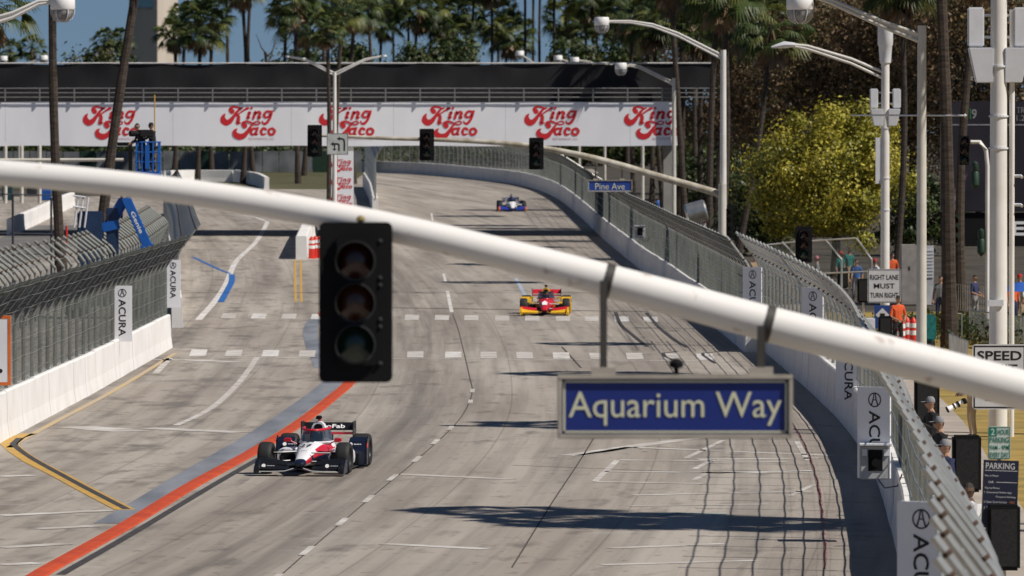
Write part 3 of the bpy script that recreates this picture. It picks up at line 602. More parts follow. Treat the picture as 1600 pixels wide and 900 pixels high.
for tx, w, z in (('RIGHT LANE', .96, .29), ('MUST', .70, -.0), ('TURN RIGHT', .94, -.31)): lettering(tx, w, .17, M_sblk, p, (0, -.004, z), bold=.012)
# parking signs on a post
b = gx(1562, 113); t = thing('parking_sign', 'green and white two hour parking sign above a navy board', 'sign', b); Z = lambda y: at(1562, y, 113).z - b.z
MB().tube([(0, .04, -.1), (0, .04, Z(668))], .03, 8).build('post', M_galv, t)
M_grn = mat('green_sign_print', (.01, .17, .12), .5, var=0); M_pgr = mat('pale_green_sign_face', (.55, .62, .57), .5, var=.04)
p = plate(t, (0, 0, Z(692)), .31, .455, M_pgr, border=(.008, .008, M_grn), r=.03)
MB().box(-.145, -.035, -.003, -.001, .09, .215).build('number_patch', M_grn, p)
lettering('2', .05, .09, M_pgr, p, (-.09, -.006, .152), bold=.01); lettering('HOUR', .155, .075, M_grn, p, (.057, -.004, .15), bold=.015); lettering('PARKING', .26, .08, M_grn, p, (0, -.004, .04), bold=.01); lettering('9AM - 9PM', .26, .065, M_grn, p, (0, -.004, -.065), bold=.01); lettering('EVERY DAY', .26, .07, M_grn, p, (0, -.004, -.165), bold=.01)
M_navy = mat('navy_sign_face', (.010, .014, .036), .5, var=.04); M_wt = mat('white_print', (.66, .66, .66), .5, var=0)
t = thing('parking_board', 'navy parking instruction board on the post under the green sign', 'sign', b + Vector((.01, -.035, Z(772))))
p = MB().box(-.245, .245, 0, .012, -.47, .47).build('sign_plate', M_navy, t); p.rotation_euler = (0, R(2), 0)
lettering('PARKING', .40, .085, M_wt, p, (-.01, -.004, .39))
for tx, w, x_, z, hh in (('Pay at Meter', .19, -.12, .25, .03), ('OR', .07, -.13, .165, .03), ('Pay by Phone', .20, -.11, .08, .03), ('1  Download Mobile App', .38, -.03, .02, .03), ('Passport Parking', .27, .08, -.04, .03), ('2  Enter Zone Number', .32, -.06, -.11, .03), ('3  Enter License Plate Number', .44, .0, -.19, .03)): lettering(tx, w, hh, M_wt, p, (x_, -.004, z))
lettering('1802', .07, .03, mat('orange_print', (.6, .2, .03), .5, var=0), p, (.17, -.004, -.11))
for z in (.325, .165): MB().box(-.22 if z > .2 else -.06, .23, -.003, -.001, z - .003, z + .003).build('rule_line', M_wt, p)
# far signal arm with three heads and a blue street sign
pb = gx(1130, 38) + Vector((-.05, -.3, 0)); t = thing('signal_mast', 'weathered far signal arm reaching over the track from the lamp post', 'signal arm', pb)
pts = smooth_path([tuple(at(x, y, 38) - pb) + (r_,) for x, y, r_ in ((1128, 306, .16), (1115, 300, .155), (1030, 276, .15), (950, 253, .14), (880, 237, .125), (800, 225, .11), (700, 219, .09), (600, 216, .08), (535, 213, .07), (500, 212, .06))], .5)
MB().tube([p[:3] for p in pts], [p[3] for p in pts], 14).build('mast_arm', mat('mottled_cream_steel', (.50, .47, .40), .6, col2=(.28, .24, .17), scale=2.5), t, True)
MB().tube([(0, 0, -.05), (0, 0, at(1130, 290, 38).z)], .16, 12).build('pole', M_cream, t, True)
for px, py, lab, gr in ((492, 220, 'black signal head on the far arm beside the turn arrow sign', 1), (667, 226, 'black signal head on the far arm before the middle of the banner', 1), (838, 240, 'black signal head on the far arm above the far blue car', 1)):
    c = at(px, py, 38); signal_head(thing('traffic_signal', lab, 'traffic signal', c + Vector((0, -.3, 0)), group='signal heads on the far arm'), (0, 0, 0), 1.0)
c = at(527.5, 225, 38); t = thing('turn_sign', 'square white double left turn arrow sign on the far signal arm', 'sign', c + Vector((0, -.25, 0))); p = plate(t, (0, 0, 0), .88, .88, mat('pale_grey_green_sign', (.55, .57, .54), .5), border=(.01, .015, M_sblk), r=.03)
mb = MB()
for ox, oz in ((.02, .0), (.0, .0)): pass
stroke(mb, [(.28, -.26, .07), (.28, .1, .07), (.22, .2, .07), (.08, .22, .07)], -.003); stroke(mb, [(.06, -.26, .07), (.06, -.05, .07), (0, .0, .07), (-.14, 0, .07)], -.0031); stroke(mb, [(-.1, -.0, .06), (-.12, -.12, .05), (-.12, -.18, .05)], -.0032)
for ax, az, d in ((-.02, .22, 0), (-.28, 0, 0), (-.12, -.28, 1)): mb.add([(ax, -.0045, az), (ax + (.12 if not d else .09), -.0045, az + .09), (ax + (.12 if not d else -.09), -.0045, az - .09 if not d else az + .09)], [(0, 1, 2)])
mb.build('arrow', M_sblk, p)
c = at(953, 290.5, 37.5); street_sign('small blue Pine Ave street sign below the far signal arm', tuple(c + Vector((0, -.2, 0))), 1.86, .50, 'Pine Ave', .03, .66, [(-.6, 1.05), (.5, .8)], mat('bright_blue_sign_face', (.02, .06, .30), .45, var=.04))
for px, py, s, lab, col in ((1256, 382, 45, 'three lens signal head standing before the leaning spectator fence', None), (1135, 345, 38, 'dark signal head at the foot of the white lamp post by the fence', None)):
    c = at(px, py, s); tg = thing('traffic_signal', lab, 'traffic signal', Vector((c.x, c.y, zg(c.y)))); signal_head(tg, (0, 0, c.z - zg(c.y)), 1.0 if s < 44 else .97); MB().tube([(0, .15, -.05), (0, .15, c.z - zg(c.y) - .4)], .06, 8).build('post', M_blk, tg)
c = at(1507, 235, 48); tg = thing('traffic_signal', 'green bodied signal heads on a bent pole before the video screen', 'traffic signal', Vector((c.x, c.y, 0)))
MB().tube([(.75, 0, 0), (.75, 0, at(0, 260, 48).z), (.7, 0, at(0, 235, 48).z), (.5, 0, at(0, 222, 48).z), (.2, 0, at(0, 222, 48).z)], .07, 10).build('pole', M_pole, tg, True)
signal_head(tg, (0, 0, c.z), .9, False); signal_head(tg, (-.35, .1, at(0, 360, 48).z), .95, False, col=M_dgrn)
for y, x_ in ((275, .35), (380, .55)): MB().lathe([(0, .5), (.1, .42), (.12, .2), (.09, .15), (.13, .1), (.13, -.3), (0, -.45)], 10, 0, Matrix.Translation((x_, 0, at(0, y, 48).z))).build('side_housing', M_dgrn, tg, True)
c = at(190, 246, 36); t = thing('signal_mast', 'cream pipe arm ending at the black frame beneath the bridge', 'signal arm', gx(-60, 36))
MB().tube([at(-60, 251, 36) - t.location, at(100, 250, 36) - t.location, at(193, 249.5, 36) - t.location], [.1, .08, .07], 10).build('mast_arm', M_cream, t, True); MB().tube([(0, 0, 0), (0, 0, at(0, 240, 36).z)], .12, 10).build('pole', M_cream, t, True)
t = thing('black_frame', 'empty black frame around green leaves at the end of the pipe arm', 'frame', c)
for a in ((-.46, -.30, -.65, .5), (.30, .46, -.65, .5), (-.46, .46, .5, .66)): MB().box(a[0], a[1], -.08, .08, a[2] + (.002 if a[2] > 0 else 0), a[3]).build('frame_bar', M_blk, t)
MB().tube([(0, 0, -c.z + zg(c.y)), (0, 0, -.6)], .06, 8).build('post', M_blk, t)
# upright sponsor boards along both fences
M_board = mat('white_board', (.80, .80, .82), .6, col2=(.74, .74, .77), scale=1)
def caliper(mb, r):
    n = 28
    for k in range(n):
        a, b_ = 2 * math.pi * k / n, 2 * math.pi * (k + 1) / n; q = lambda rr, t_: (rr * math.cos(t_), 0, rr * 1.0 * math.sin(t_)); mb.add([q(r, a), q(r, b_), q(r * .84, b_), q(r * .84, a)], [(0, 1, 2, 3)])
    for sgn in (-1, 1): stroke(mb, [(sgn * .10 * r, .82 * r, .14 * r), (sgn * .22 * r, .1 * r, .16 * r), (sgn * .5 * r, -.75 * r, .2 * r)], -.0005)
    stroke(mb, [(-.2 * r, .0, .12 * r), (.2 * r, .0, .12 * r)], -.0009)
cm = MB(); caliper(cm, .115); CAL = cm.mesh('emblem', M_sblk)
def board(label, c, w=.58, h=1.54, s=1.0, rz=0):
    t = thing('sponsor_board', label, 'board', c, rz, group='upright white boards on the fences')
    MB().box(-w / 2, w / 2, 0, .04, -h / 2, h / 2).build('panel', M_board, t, bevel=.004); k = w / .58
    e = link('emblem', CAL, t, (0.02, -.005, h / 2 - .2 * k)); e.scale = (k, 1, k)
    lettering('ACURA', 1.02 * k, .2 * k, M_sblk, t, (0.02, -.005, h / 2 - .88 * k), (0, R(90), 0), bold=.012)
    for z in (h * .35, -h * .35): MB().box(-.03, .03, .042, .3, z - .02, z + .02).build('bracket', M_galv, t)
board('larger upright white board above the sunlit wall', at(190, 490, 56.5)); board('upright white board at the end of the sunlit wall', at(267, 443.5, 49.8) + Vector((.05, 0, 0)), .5, 1.5)
board('shaded white board at the end of the far wall beside the opening', at(1175, 457, 51.5), .66, rz=R(-32)); board('shaded white board right of the opening above the white arm', at(1269, 497, 61.5), .62, rz=R(-32))
board('shaded white board half hidden below the white arm', at(1325, 572, 69), .64, 1.52, rz=R(-32)); board('creased white board just above the grey camera box', at(1365, 676, 94), .62, 1.52, rz=R(-32)); board('nearest white board hanging low beside the leaning fence posts', at(1437, 893, 137), .58, 1.6, rz=R(-30))
c = at(-24, 547.5, 71); t = thing('sponsor_board', 'white board with orange border cut by the frame edge', 'board', c); MB().box(-.6, .58, 0, .04, -.77, .77).build('panel', M_board, t)
M_orb = mat('orange_border', (.75, .17, .03), .6)
for a in ((-.6, .58, .70, .77), (-.6, .58, -.77, -.70), (.51, .58, -.698, .698), (-.6, -.53, -.698, .698)): MB().box(a[0], a[1], -.006, -.001, a[2], a[3]).build('border', M_orb, t)
lettering('a.', .35, .3, M_sblk, t, (.22, -.004, -.35), bold=.02)
for z in (-.5, .5): MB().box(-.3, .3, .042, .3, z - .03, z + .03).build('bracket', M_galv, t)
# pier end barrier, camera boxes
M_kr = mat('white_barrier', (.74, .72, .70), .7, var=.08)
pts = [g(481, 405), g(497, 360)]; wall('barrier_wall', 'short white barrier with red barrels beside it in front of the pier', pts, -1, h=1.15, t=.6, block=12)
M_rbar = mat('red_plastic', (.60, .03, .015), .45, var=.06); M_refl = mat('white_reflective_band', (.75, .74, .72), .5, var=0)
def barrel(label, p, h=1.05, group=None, r=.2):
    t = thing('traffic_barrel', label, 'barrel', (p[0], p[1], zg(p[1])), group=group)
    MB().lathe([(r * 1.35, 0), (r * 1.35, .06), (r, .07), (r * .92, h * .85), (r * .6, h * .93), (r * .25, h), (0, h)], 14).build('body', M_rbar, t, True)
    for a in (.45, .68): MB().lathe([(r * 1.0, h * a), (r * .975, h * (a + .14))], 14).build('band', M_refl, t, True)
for i, (x, y) in enumerate(((487, 404), (493, 403), (500, 403))): barrel(('red barrel touching the white barrier end', 'red barrel in the middle of three by the white barrier', 'red barrel half behind the near signal head')[i], g(x, y), 1.1, 'red barrels by the pier barrier', .16)
def camera_box(label, c, s=1.0):
    t = thing('camera_box', label, 'camera box', c, group='trackside camera boxes')
    w, h = .5 * s, .56 * s
    MB().box(-w / 2, w / 2, .0, .45 * s, -h / 2, h / 2).build('case', mat('grey_case', (.42, .43, .43), .5), t, bevel=.015)
    MB().box(-w / 2 - .02, w / 2 + .02, -.12 * s, .47 * s, h / 2 + .003, h / 2 + .04 * s).build('hood', M_cell, t, bevel=.008)
    MB().box(-w * .24, w * .24, -.012, .0, -h * .25, h * .38).build('opening', M_blk, t); MB().tube([(0, -.1 * s, 0), (0, .0, 0)], .07 * s, 12).build('camera_lens', M_blk, t)
    for x in (-.36, .36): MB().box(x * w - .04 * s, x * w + .04 * s, -.03, -.001, h * .2, h * .4).build('latch', M_cell, t)
    MB().tube([(w * .1, -.02, -h / 2), (w * .3, -.04, -h * .75), (w * .75, .05, -h * .7), (w * .9, .1, -h * .35)], .012, 6).build('cable', M_blk, t)
camera_box('grey trackside camera box on the near wall below a white board', at(1367, 722, 94) + Vector((0, -.15, 0))); camera_box('small white camera box on the long far fence', at(1000, 363, 35), .95)
# ================================================================== vegetation
M_trunk = mat('palm_bark', (.07, .052, .04), .95, col2=(.03, .023, .018), scale=3, stretch=(1, 1, 5), bump=.6)
M_bark = mat('tree_bark', (.08, .06, .045), .95, var=.25, scale=3)
def leafmat(name, col, tr=.25):
    m = bpy.data.materials.new(name); m.use_nodes = True; n, l = m.node_tree.nodes, m.node_tree.links; b = n['Principled BSDF']
    geo = n.new('ShaderNodeNewGeometry'); hsv = n.new('ShaderNodeHueSaturation'); hsv.inputs['Color'].default_value = (*col, 1)
    mr = n.new('ShaderNodeMapRange'); mr.inputs[3].default_value = .65; mr.inputs[4].default_value = 1.35; l.new(geo.outputs['Random Per Island'], mr.inputs[0]); l.new(mr.outputs[0], hsv.inputs['Value'])
    l.new(hsv.outputs[0], b.inputs['Base Color']); b.inputs['Roughness'].default_value = .5; b.inputs['Specular IOR Level'].default_value = .35
    t = n.new('ShaderNodeBsdfTranslucent'); l.new(hsv.outputs[0], t.inputs[0]); mx = n.new('ShaderNodeMixShader'); mx.inputs[0].default_value = tr
    l.new(b.outputs[0], mx.inputs[1]); l.new(t.outputs[0], mx.inputs[2]); l.new(mx.outputs[0], n['Material Output'].inputs[0]); return m
PALM_M = [leafmat('palm_green', (.05, .075, .02)), leafmat('palm_pale_green', (.12, .13, .032)), leafmat('dead_frond', (.20, .13, .07), .1)]
def palm_crown(seed, nf=46, skirt=26):
    r = random.Random(seed); mb = MB()
    def frond(az, el, pet, L, m, nl, droop, sp):
        d = Vector((math.cos(az) * math.cos(el), math.sin(az) * math.cos(el), math.sin(el))); o = Vector((0, 0, 0)) + d * .12
        tip = o + d * pet + Vector((0, 0, -.12 * pet)); x, y = frame(d); side = x if abs(x.z) < abs(y.z) else y
        roll = r.uniform(-.6, .6); side = (Quaternion(d, roll) @ side)
        mb.add([o + side * .025, o - side * .025, tip - side * .015, tip + side * .015], [(0, 1, 2, 3)], m)
        for k in range(nl):
            a = (k / (nl - 1) - .5) * 2 * sp; ld = (d * math.cos(a) + side * math.sin(a)).normalized(); l_ = L * (1 - .25 * abs(a) / sp) * r.uniform(.85, 1.1)
            w = ld.cross(d.cross(side)).normalized() * .042; mid = tip + ld * l_ * .55 + Vector((0, 0, -droop * .12 * l_)); end = tip + ld * l_ * .92 + Vector((0, 0, -droop * .55 * l_))
            mb.add([tip - w * .4, tip + w * .4, mid + w, mid - w, end], [(0, 1, 2, 3), (3, 2, 4)], m)
    for i in range(nf):
        el = R(78 - 118 * (i / nf) ** .85 + r.uniform(-10, 10)); frond(i * 2.39996 + r.uniform(-.3, .3), el, r.uniform(.75, 1.15), r.uniform(.75, 1.0), 0 if r.random() < .68 else 1, 15, r.uniform(.6, 1.3), R(82))
    for i in range(skirt): frond(r.uniform(0, 6.3), R(r.uniform(-85, -55)), r.uniform(.6, 1.0), r.uniform(.5, .8), 2, 7, .3, R(40))
    return mb.mesh('crown', PALM_M)
CROWNS = [palm_crown(k) for k in range(4)]
def palm(label, base, top, r0=.2, cs=1.0, k=0, group=None, bow=.3):
    B, T = Vector(base), Vector(top); t = thing('fan_palm', label, 'palm tree', B, group=group); d = T - B; pts, rs = [], []
    for i in range(13):
        q = i / 12; off = math.sin(q * math.pi) * bow; pts.append((d.x * q + off, d.y * q, d.z * q - (.1 if i == 0 else 0))); rs.append(r0 * (1.35 - .35 * min(1, q * 6)) * (1 - .35 * q) * (1 + .04 * math.sin(i * 2.1)))
    MB().tube(pts, rs, 9).build('trunk', M_trunk, t, True)
    c = link('crown', CROWNS[k % 4], t, (d.x, d.y, d.z), k * 1.3); c.scale = (cs, cs, cs); return t
def palm_px(label, px, s, tx, ty, **k):
    b = gx(px, s); return palm(label, b, at(tx, ty, s), **k)
palm_px('thick dark palm trunk rising straight behind the sunlit wall', 97, 37, 82, -90, r0=.23, k=0, bow=-.15)
palm_px('dark palm trunk leaning over beside the lettering of the first banner', 146, 37, 226, -100, r0=.25, k=1, bow=-.1)
palm_px('thin palm before the bridge pier, the straighter of a close pair', 512, 29, 511, 42, r0=.14, k=2, cs=.75, bow=.1)
palm_px('thin palm before the bridge pier, the leaning one of a close pair', 521, 28.8, 535, 14, r0=.15, k=3, cs=.85, bow=-.1)
palm_px('palm whose ragged crown hangs at the top frame corner', -40, 40, -12, 5, r0=.2, k=1, cs=1.0)
palm_px('palm trunk standing just behind the cream lamp post near the screen', 1484, 50, 1464, -140, r0=.23, k=0, bow=.1)
palm_px('curving palm trunk in front of the dark video screen', 1502, 42, 1535, -60, r0=.19, k=2, bow=-.35)
CL = [(990, 25, 986, 10, .17), (1038, 26.5, 1022, 25, .16), (1058, 27, 1060, -20, .2), (1072, 28, 1046, -40, .2), (1094, 27, 1098, 40, .17), (1108, 30, 1122, -10, .2), (1118, 29, 1150, 30, .17), (1150, 32, 1205, 38, .17), (1018, 24, 1006, 35, .17), (1085, 24, 1080, 10, .17)]
for i, (px, s, tx, ty, r0) in enumerate(sorted(CL)): palm_px(f'{ORD[i]} palm trunk from the banner end toward the yellow green tree', px, s, tx, ty, r0=r0, k=i, cs=1.25, group='palms behind the far fence', bow=rnd.uniform(-.3, .3))
BG = [(15, 78), (50, 72), (165, 62), (188, 60), (272, 50), (290, 28), (312, 38), (333, 22), (352, -40), (376, -30), (394, -50), (446, 18), (462, 0), (478, 30), (500, 8), (556, 5), (572, -22), (598, 28), (612, -5), (640, -25), (655, 8), (676, -40), (696, 25), (708, 55), (726, 18), (742, -35), (768, -30), (778, 28), (796, 50), (820, -60), (834, -50), (846, -70), (866, -50), (884, 22), (900, 48), (916, -5), (930, 20), (955, 25), (975, 5), (1000, 45)]
for i, (px, ty) in enumerate(BG):
    s = 13 + (i % 3) * .6 if px > 575 else ((19, 17.5, 16.5)[i % 3] if px > 250 else 13)
    palm_px(f'{ORD[i]} fan palm from the left in the row beyond the bridge', px + rnd.uniform(-6, 6), s, px, ty, r0=.2 if ty < 0 else .22, k=i, cs=(rnd.uniform(1.6, 2.1) if px > 575 else rnd.uniform(1.2, 1.6)) if px > 250 else 1.1, group='palms beyond the bridge', bow=rnd.uniform(-.5, .5))
# palms on the lawn just outside the frame whose shadows lie across the track
for i, (sx_, sy, h, cs, lab) in enumerate(((905, 812, 14, 1.5, 'palm outside the frame throwing the broad near shadow'), (1085, 818, 13, 1.3, 'palm outside the frame throwing the nearest wall side shadow'), (870, 664, 15, 1.3, 'palm outside the frame throwing the shadow behind the blue street sign'), (900, 584, 16, 1.3, 'palm outside the frame throwing the shadow above the blue street sign'), (745, 798, 14.5, 1.0, 'palm outside the frame throwing the slim far tip of shadow'))):
    x, y = g(sx_, sy); k = h / SV.z; b = Vector((x + SV.x * k, y + SV.y * k, 0)); palm(lab, b, b + Vector((.3, 0, h)), cs=cs, k=i, group='palms outside the frame')
for i, (sx_, sy, h) in enumerate(((745, 441, 13), (760, 413, 13.7), (1000, 447, 13.3))):
    x, y = g(sx_, sy); k = h / SV.z; b = Vector((x + SV.x * k, y + SV.y * k, 0)); palm(f'{ORD[i]} slim palm counted from the near end of the row behind the far fence', b, b + Vector((.2, 0, h)), r0=.16, cs=1.2, k=i, group='slim palms behind the far fence')
# broadleaf trees: thousands of small leaf faces gathered in clumps round a limbed trunk
def p_out(p, center, rad): return (p - np.array(center)) / np.array(rad)
def leaves(seed, center, rad, n, size, mats, nclump, spread=.16, wts=(.6, .3, .1), flat=.8):
    r = np.random.default_rng(seed); d = r.normal(size=(nclump, 3)); d /= np.linalg.norm(d, axis=1)[:, None]; q = r.uniform(.35, 1.0, nclump) ** .5
    cc = d * q[:, None] * np.array(rad) * (1 + .18 * r.normal(size=(nclump, 1))); cc[:, 2] *= flat if False else 1
    k = r.integers(0, nclump, n); sp = np.array(rad) * spread * r.uniform(.6, 1.5, (nclump, 1))[k]; p = cc[k] + r.normal(size=(n, 3)) * sp + np.array(center)
    off = (p - np.array(center) - cc[k]) / sp; nr = off + .5 * p_out(p, center, rad) + .9 * r.normal(size=(n, 3)); nr /= np.linalg.norm(nr, axis=1)[:, None]
    a = np.cross(nr, r.normal(size=(n, 3))); a /= np.linalg.norm(a, axis=1)[:, None]; b = np.cross(nr, a); b /= np.linalg.norm(b, axis=1)[:, None]
    sz = size * r.uniform(.6, 1.4, (n, 1)); v = np.stack([p - a * sz, p + b * sz * .55, p + a * sz, p - b * sz * .55], 1).reshape(-1, 3)
    me = bpy.data.meshes.new('crown'); me.vertices.add(4 * n); me.vertices.foreach_set('co', v.ravel()); me.loops.add(4 * n); me.loops.foreach_set('vertex_index', np.arange(4 * n, dtype=np.int32))
    me.polygons.add(n); me.polygons.foreach_set('loop_start', np.arange(0, 4 * n, 4, dtype=np.int32))
    for m in mats: me.materials.append(m)
    cm_ = r.choice(len(mats), nclump, p=wts); mi = np.where(r.random(n) < .7, cm_[k], r.choice(len(mats), n, p=wts)); me.polygons.foreach_set('material_index', mi.astype(np.int32)); me.update(calc_edges=True); return me, cc + np.array(center)
def tree(label, base, cz, rad, n, size, mats, nclump=60, seed=1, r0=.22, group=None, wts=(.6, .3, .1), spread=.16, name='tree'):
    t = thing(name, label, 'tree', base, group=group); me, cc = leaves(seed, (0, 0, cz), rad, n, size, mats, nclump, spread, wts); mb = MB(); fork = Vector((0, 0, cz - rad[2] * .75))
    mb.tube([(0, 0, -.1), (.05, 0, fork.z * .5), fork], [r0 * 1.3, r0, r0 * .85], 9)
    tr = mb.build('trunk', M_bark, t, True)
    for i in range(0, nclump, max(1, nclump // 16)):
        e = Vector(cc[i]); m_ = fork.lerp(e, .5) + Vector((0, 0, .12 * rad[2])); MB().tube([fork - Vector((0, 0, .1)), m_, e], [r0 * .5, r0 * .28, r0 * .08], 6).build('limb', M_bark, tr, True)
    link('crown', me, t); return t
YG = [leafmat('yellow_green_leaf', (.42, .36, .045)), leafmat('olive_green_leaf', (.27, .26, .035)), leafmat('deep_green_leaf', (.12, .13, .025))]
BR = [leafmat('brown_leaf', (.20, .13, .07)), leafmat('dark_olive_leaf', (.09, .075, .03)), leafmat('tan_leaf', (.26, .18, .08))]
DG = [leafmat('dark_green_leaf', (.035, .055, .016)), leafmat('mid_green_leaf', (.065, .09, .022)), leafmat('olive_leaf', (.10, .085, .03))]
b = gx(1305, 34.5); tree('bright yellow green round tree behind the spectator fence', b, 4.5, (3.3, 3.2, 2.75), 50000, .085, YG, 110, 3, .2, None, (.55, .33, .12), .12)
for i, (px, s, cz, rad, sd) in enumerate(((1120, 22, 8.5, (3.8, 3.2, 5), 11), (1215, 25, 9.0, (4.2, 3.5, 5.6), 12), (1325, 27, 9.5, (4.2, 3.5, 5.6), 13), (1425, 27.5, 9.5, (4.0, 3.5, 5.8), 14), (1530, 28, 10, (4.2, 3.5, 6), 15), (1270, 21, 12, (5, 4, 6), 16), (1400, 22, 13, (5, 4, 6), 17))):
    tree(f'{ORD[i]} dark brown leaved tree of the dense stand behind the yellow green tree', gx(px, s), cz, rad, 26000, .12, BR, 140, sd, .22, 'brown leaved trees', (.5, .35, .15), .15)
for i, (px, s, w) in enumerate(((1175, 28, 2.0), (1110, 24, 2.4), (1440, 31, 2.2), (1190, 31, 1.8))):
    tree(('dark green shrub at the edge of the yellow green tree by the lamp post', 'green leafy shrub between the palm trunks past the banner end', 'dark shrub between cream lamp post and yellow green tree', 'dark low shrub behind the leaning spectator fence')[i], gx(px, s), 2.2, (w, 1.5, 1.9), 6000, .12, DG, 40, 30 + i, .08, 'shrubs behind the far fence', (.6, .3, .1), .2, 'shrub')
for i, (px, ty, w) in enumerate(((150, 84, 3.5), (475, 84, 3.0), (545, 80, 3.0), (650, 82, 3.0), (720, 78, 3.0), (905, 80, 3.4), (980, 76, 4))):
    s = 15.5; z = at(px, ty, s).z - zg(F / s); tree(f'{ORD[i]} low leafy tree counted along the row beyond the bridge' if i else 'low olive tree beside the pale tower beyond the bridge', gx(px, s), z - 2.4, (w, 2, 2.8), 5000, .22, DG, 45, 50 + i, .2, 'low trees beyond the bridge', (.5, .3, .2), .2)
# leafless tree
b = gx(418, 16); t = thing('bare_tree', 'leafless branching tree above the black screen', 'tree', b); zt = at(0, 20, 16).z - b.z; r_ = random.Random(5)
trk = MB().tube([(0, 0, 0), (.2, 0, zt * .5), (-.2, 0, zt * .75)], [.25, .18, .14], 8).build('trunk', M_bark, t, True)
for k in range(9):
    a = r_.uniform(-1.2, 1.2); z0 = zt * r_.uniform(.5, .74); L = r_.uniform(1.5, 3); MB().tube([(0, 0, z0), (math.sin(a) * L * .5, 0, z0 + L * .3), (math.sin(a) * L, r_.uniform(-.5, .5), z0 + L * .9)], [.1, .06, .02], 6).build('limb', M_bark, trk, True)
# planting bed, hedge and distant fence
def bed(name, label, x0, x1, y0, y1, zb, h, n, mats, seed, size=.08):
    r = np.random.default_rng(seed); me, _ = leaves(seed, ((x0 + x1) / 2, (y0 + y1) / 2, zb + h / 2), ((x1 - x0) / 2, (y1 - y0) / 2, h / 2), n, size, mats, 120, .18, (.5, .3, .2)); o = link(name, me); return tag(o, label, 'shrubs', kind='stuff')
bed('ground_cover', 'green flowering ground cover beside the thick antenna pole', 11.6, 24, 196, 222, 0, .7, 16000, DG, 70)
bed('hedge', 'dark hedge along the far fence beneath the bridge', -62, -16, 590, 600, 2.8, 3.6, 22000, DG, 71, .22); bed('hedge', 'dark hedge beyond the far bend beneath the bridge', -14, 30, 690, 705, 2.8, 6.0, 26000, DG, 72, .25)
M_slat = mat('grey_fence_slats', (.20, .21, .22), .7, var=.25, scale=.6)
t = thing('far_fence', 'grey slatted fence far away beneath the bridge', 'fence', (0, 578, 2.8))
for i in range(31): x = -60 + i * 1.5; MB().box(x, x + 1.42, 0, .06, .1, 2.0 + rnd.uniform(-.05, .05)).build('panel', M_slat if i % 7 else M_dgrn, t)
# tower
M_tow = mat('beige_stone', (.55, .48, .40), .8, var=.1, scale=.15, stretch=(1, 1, .2)); M_win = mat('pale_blue_glass', (.25, .45, .52), .15, var=.1)
c = at(240, 98, 11); t = thing('tower', 'beige tower with blue glass rising beyond the bridge', 'building', (c.x, c.y, 2.8), R(-33))
MB().box(-2.5, 2.5, -2.5, 2.5, 0, 36).build('wall', M_tow, t, bevel=.05)
for k in (-1, 1): MB().box(-2.52, -2.2, -.4 + k * 1.4, .4 + k * 1.4, 3, 22).build('pilaster', mat('grey_stone', (.38, .36, .34), .8), t)
wn_ = MB().box(-1.8, 1.8, -2.55, -2.45, at(0, 12, 11).z - 2.8, 34).build('window', M_win, t); MB().box(-1.95, 1.95, -2.62, -2.45, at(0, 15, 11).z - 2.8, at(0, 12, 11).z - 2.8 - .003).build('sill', M_conc, wn_)
w2 = MB().box(-2.56, -2.45, -1.8, 1.8, at(0, 12, 11).z - 2.8, 34).build('window', M_win, t)
# ================================================================== racing cars
M_tyre = mat('black_tyre_rubber', (.018, .018, .019), .7, var=.1, scale=8); M_carb = mat('black_carbon', (.012, .012, .014), .35, var=.1, scale=20)
M_dkglass = mat('dark_screen_glass', (.012, .02, .032), .06, var=0, spec=.8, alpha=.88)
def paint(name, c): return mat(name, c, .38, var=.03, coat=.2)
P = dict(white=paint('white_car_paint', (.78, .78, .80)), red=paint('red_car_paint', (.55, .012, .03)), navy=paint('navy_car_paint', (.006, .010, .028)), black=paint('black_car_paint', (.007, .007, .008)), yellow=paint('yellow_car_paint', (.72, .42, .02)), orange=paint('orange_car_paint', (.70, .14, .015)), blue=paint('blue_car_paint', (.02, .04, .26)), pale=paint('pale_car_paint', (.62, .64, .62)), purple=paint('purple_car_paint', (.08, .05, .25)))
M_lwhite = mat('white_car_print', (.8, .8, .8), .5, var=0)
def ring(y, hw, z0, z1, e=2.6, n=16, cx=0):
    zc, hh = (z0 + z1) / 2, (z1 - z0) / 2; out = []
    for k in range(n):
        a = 2 * math.pi * k / n; c, s = math.cos(a), math.sin(a); out.append((cx + hw * math.copysign(abs(c) ** (2 / e), c), y, zc + hh * math.copysign(abs(s) ** (2 / e), s)))
    return out
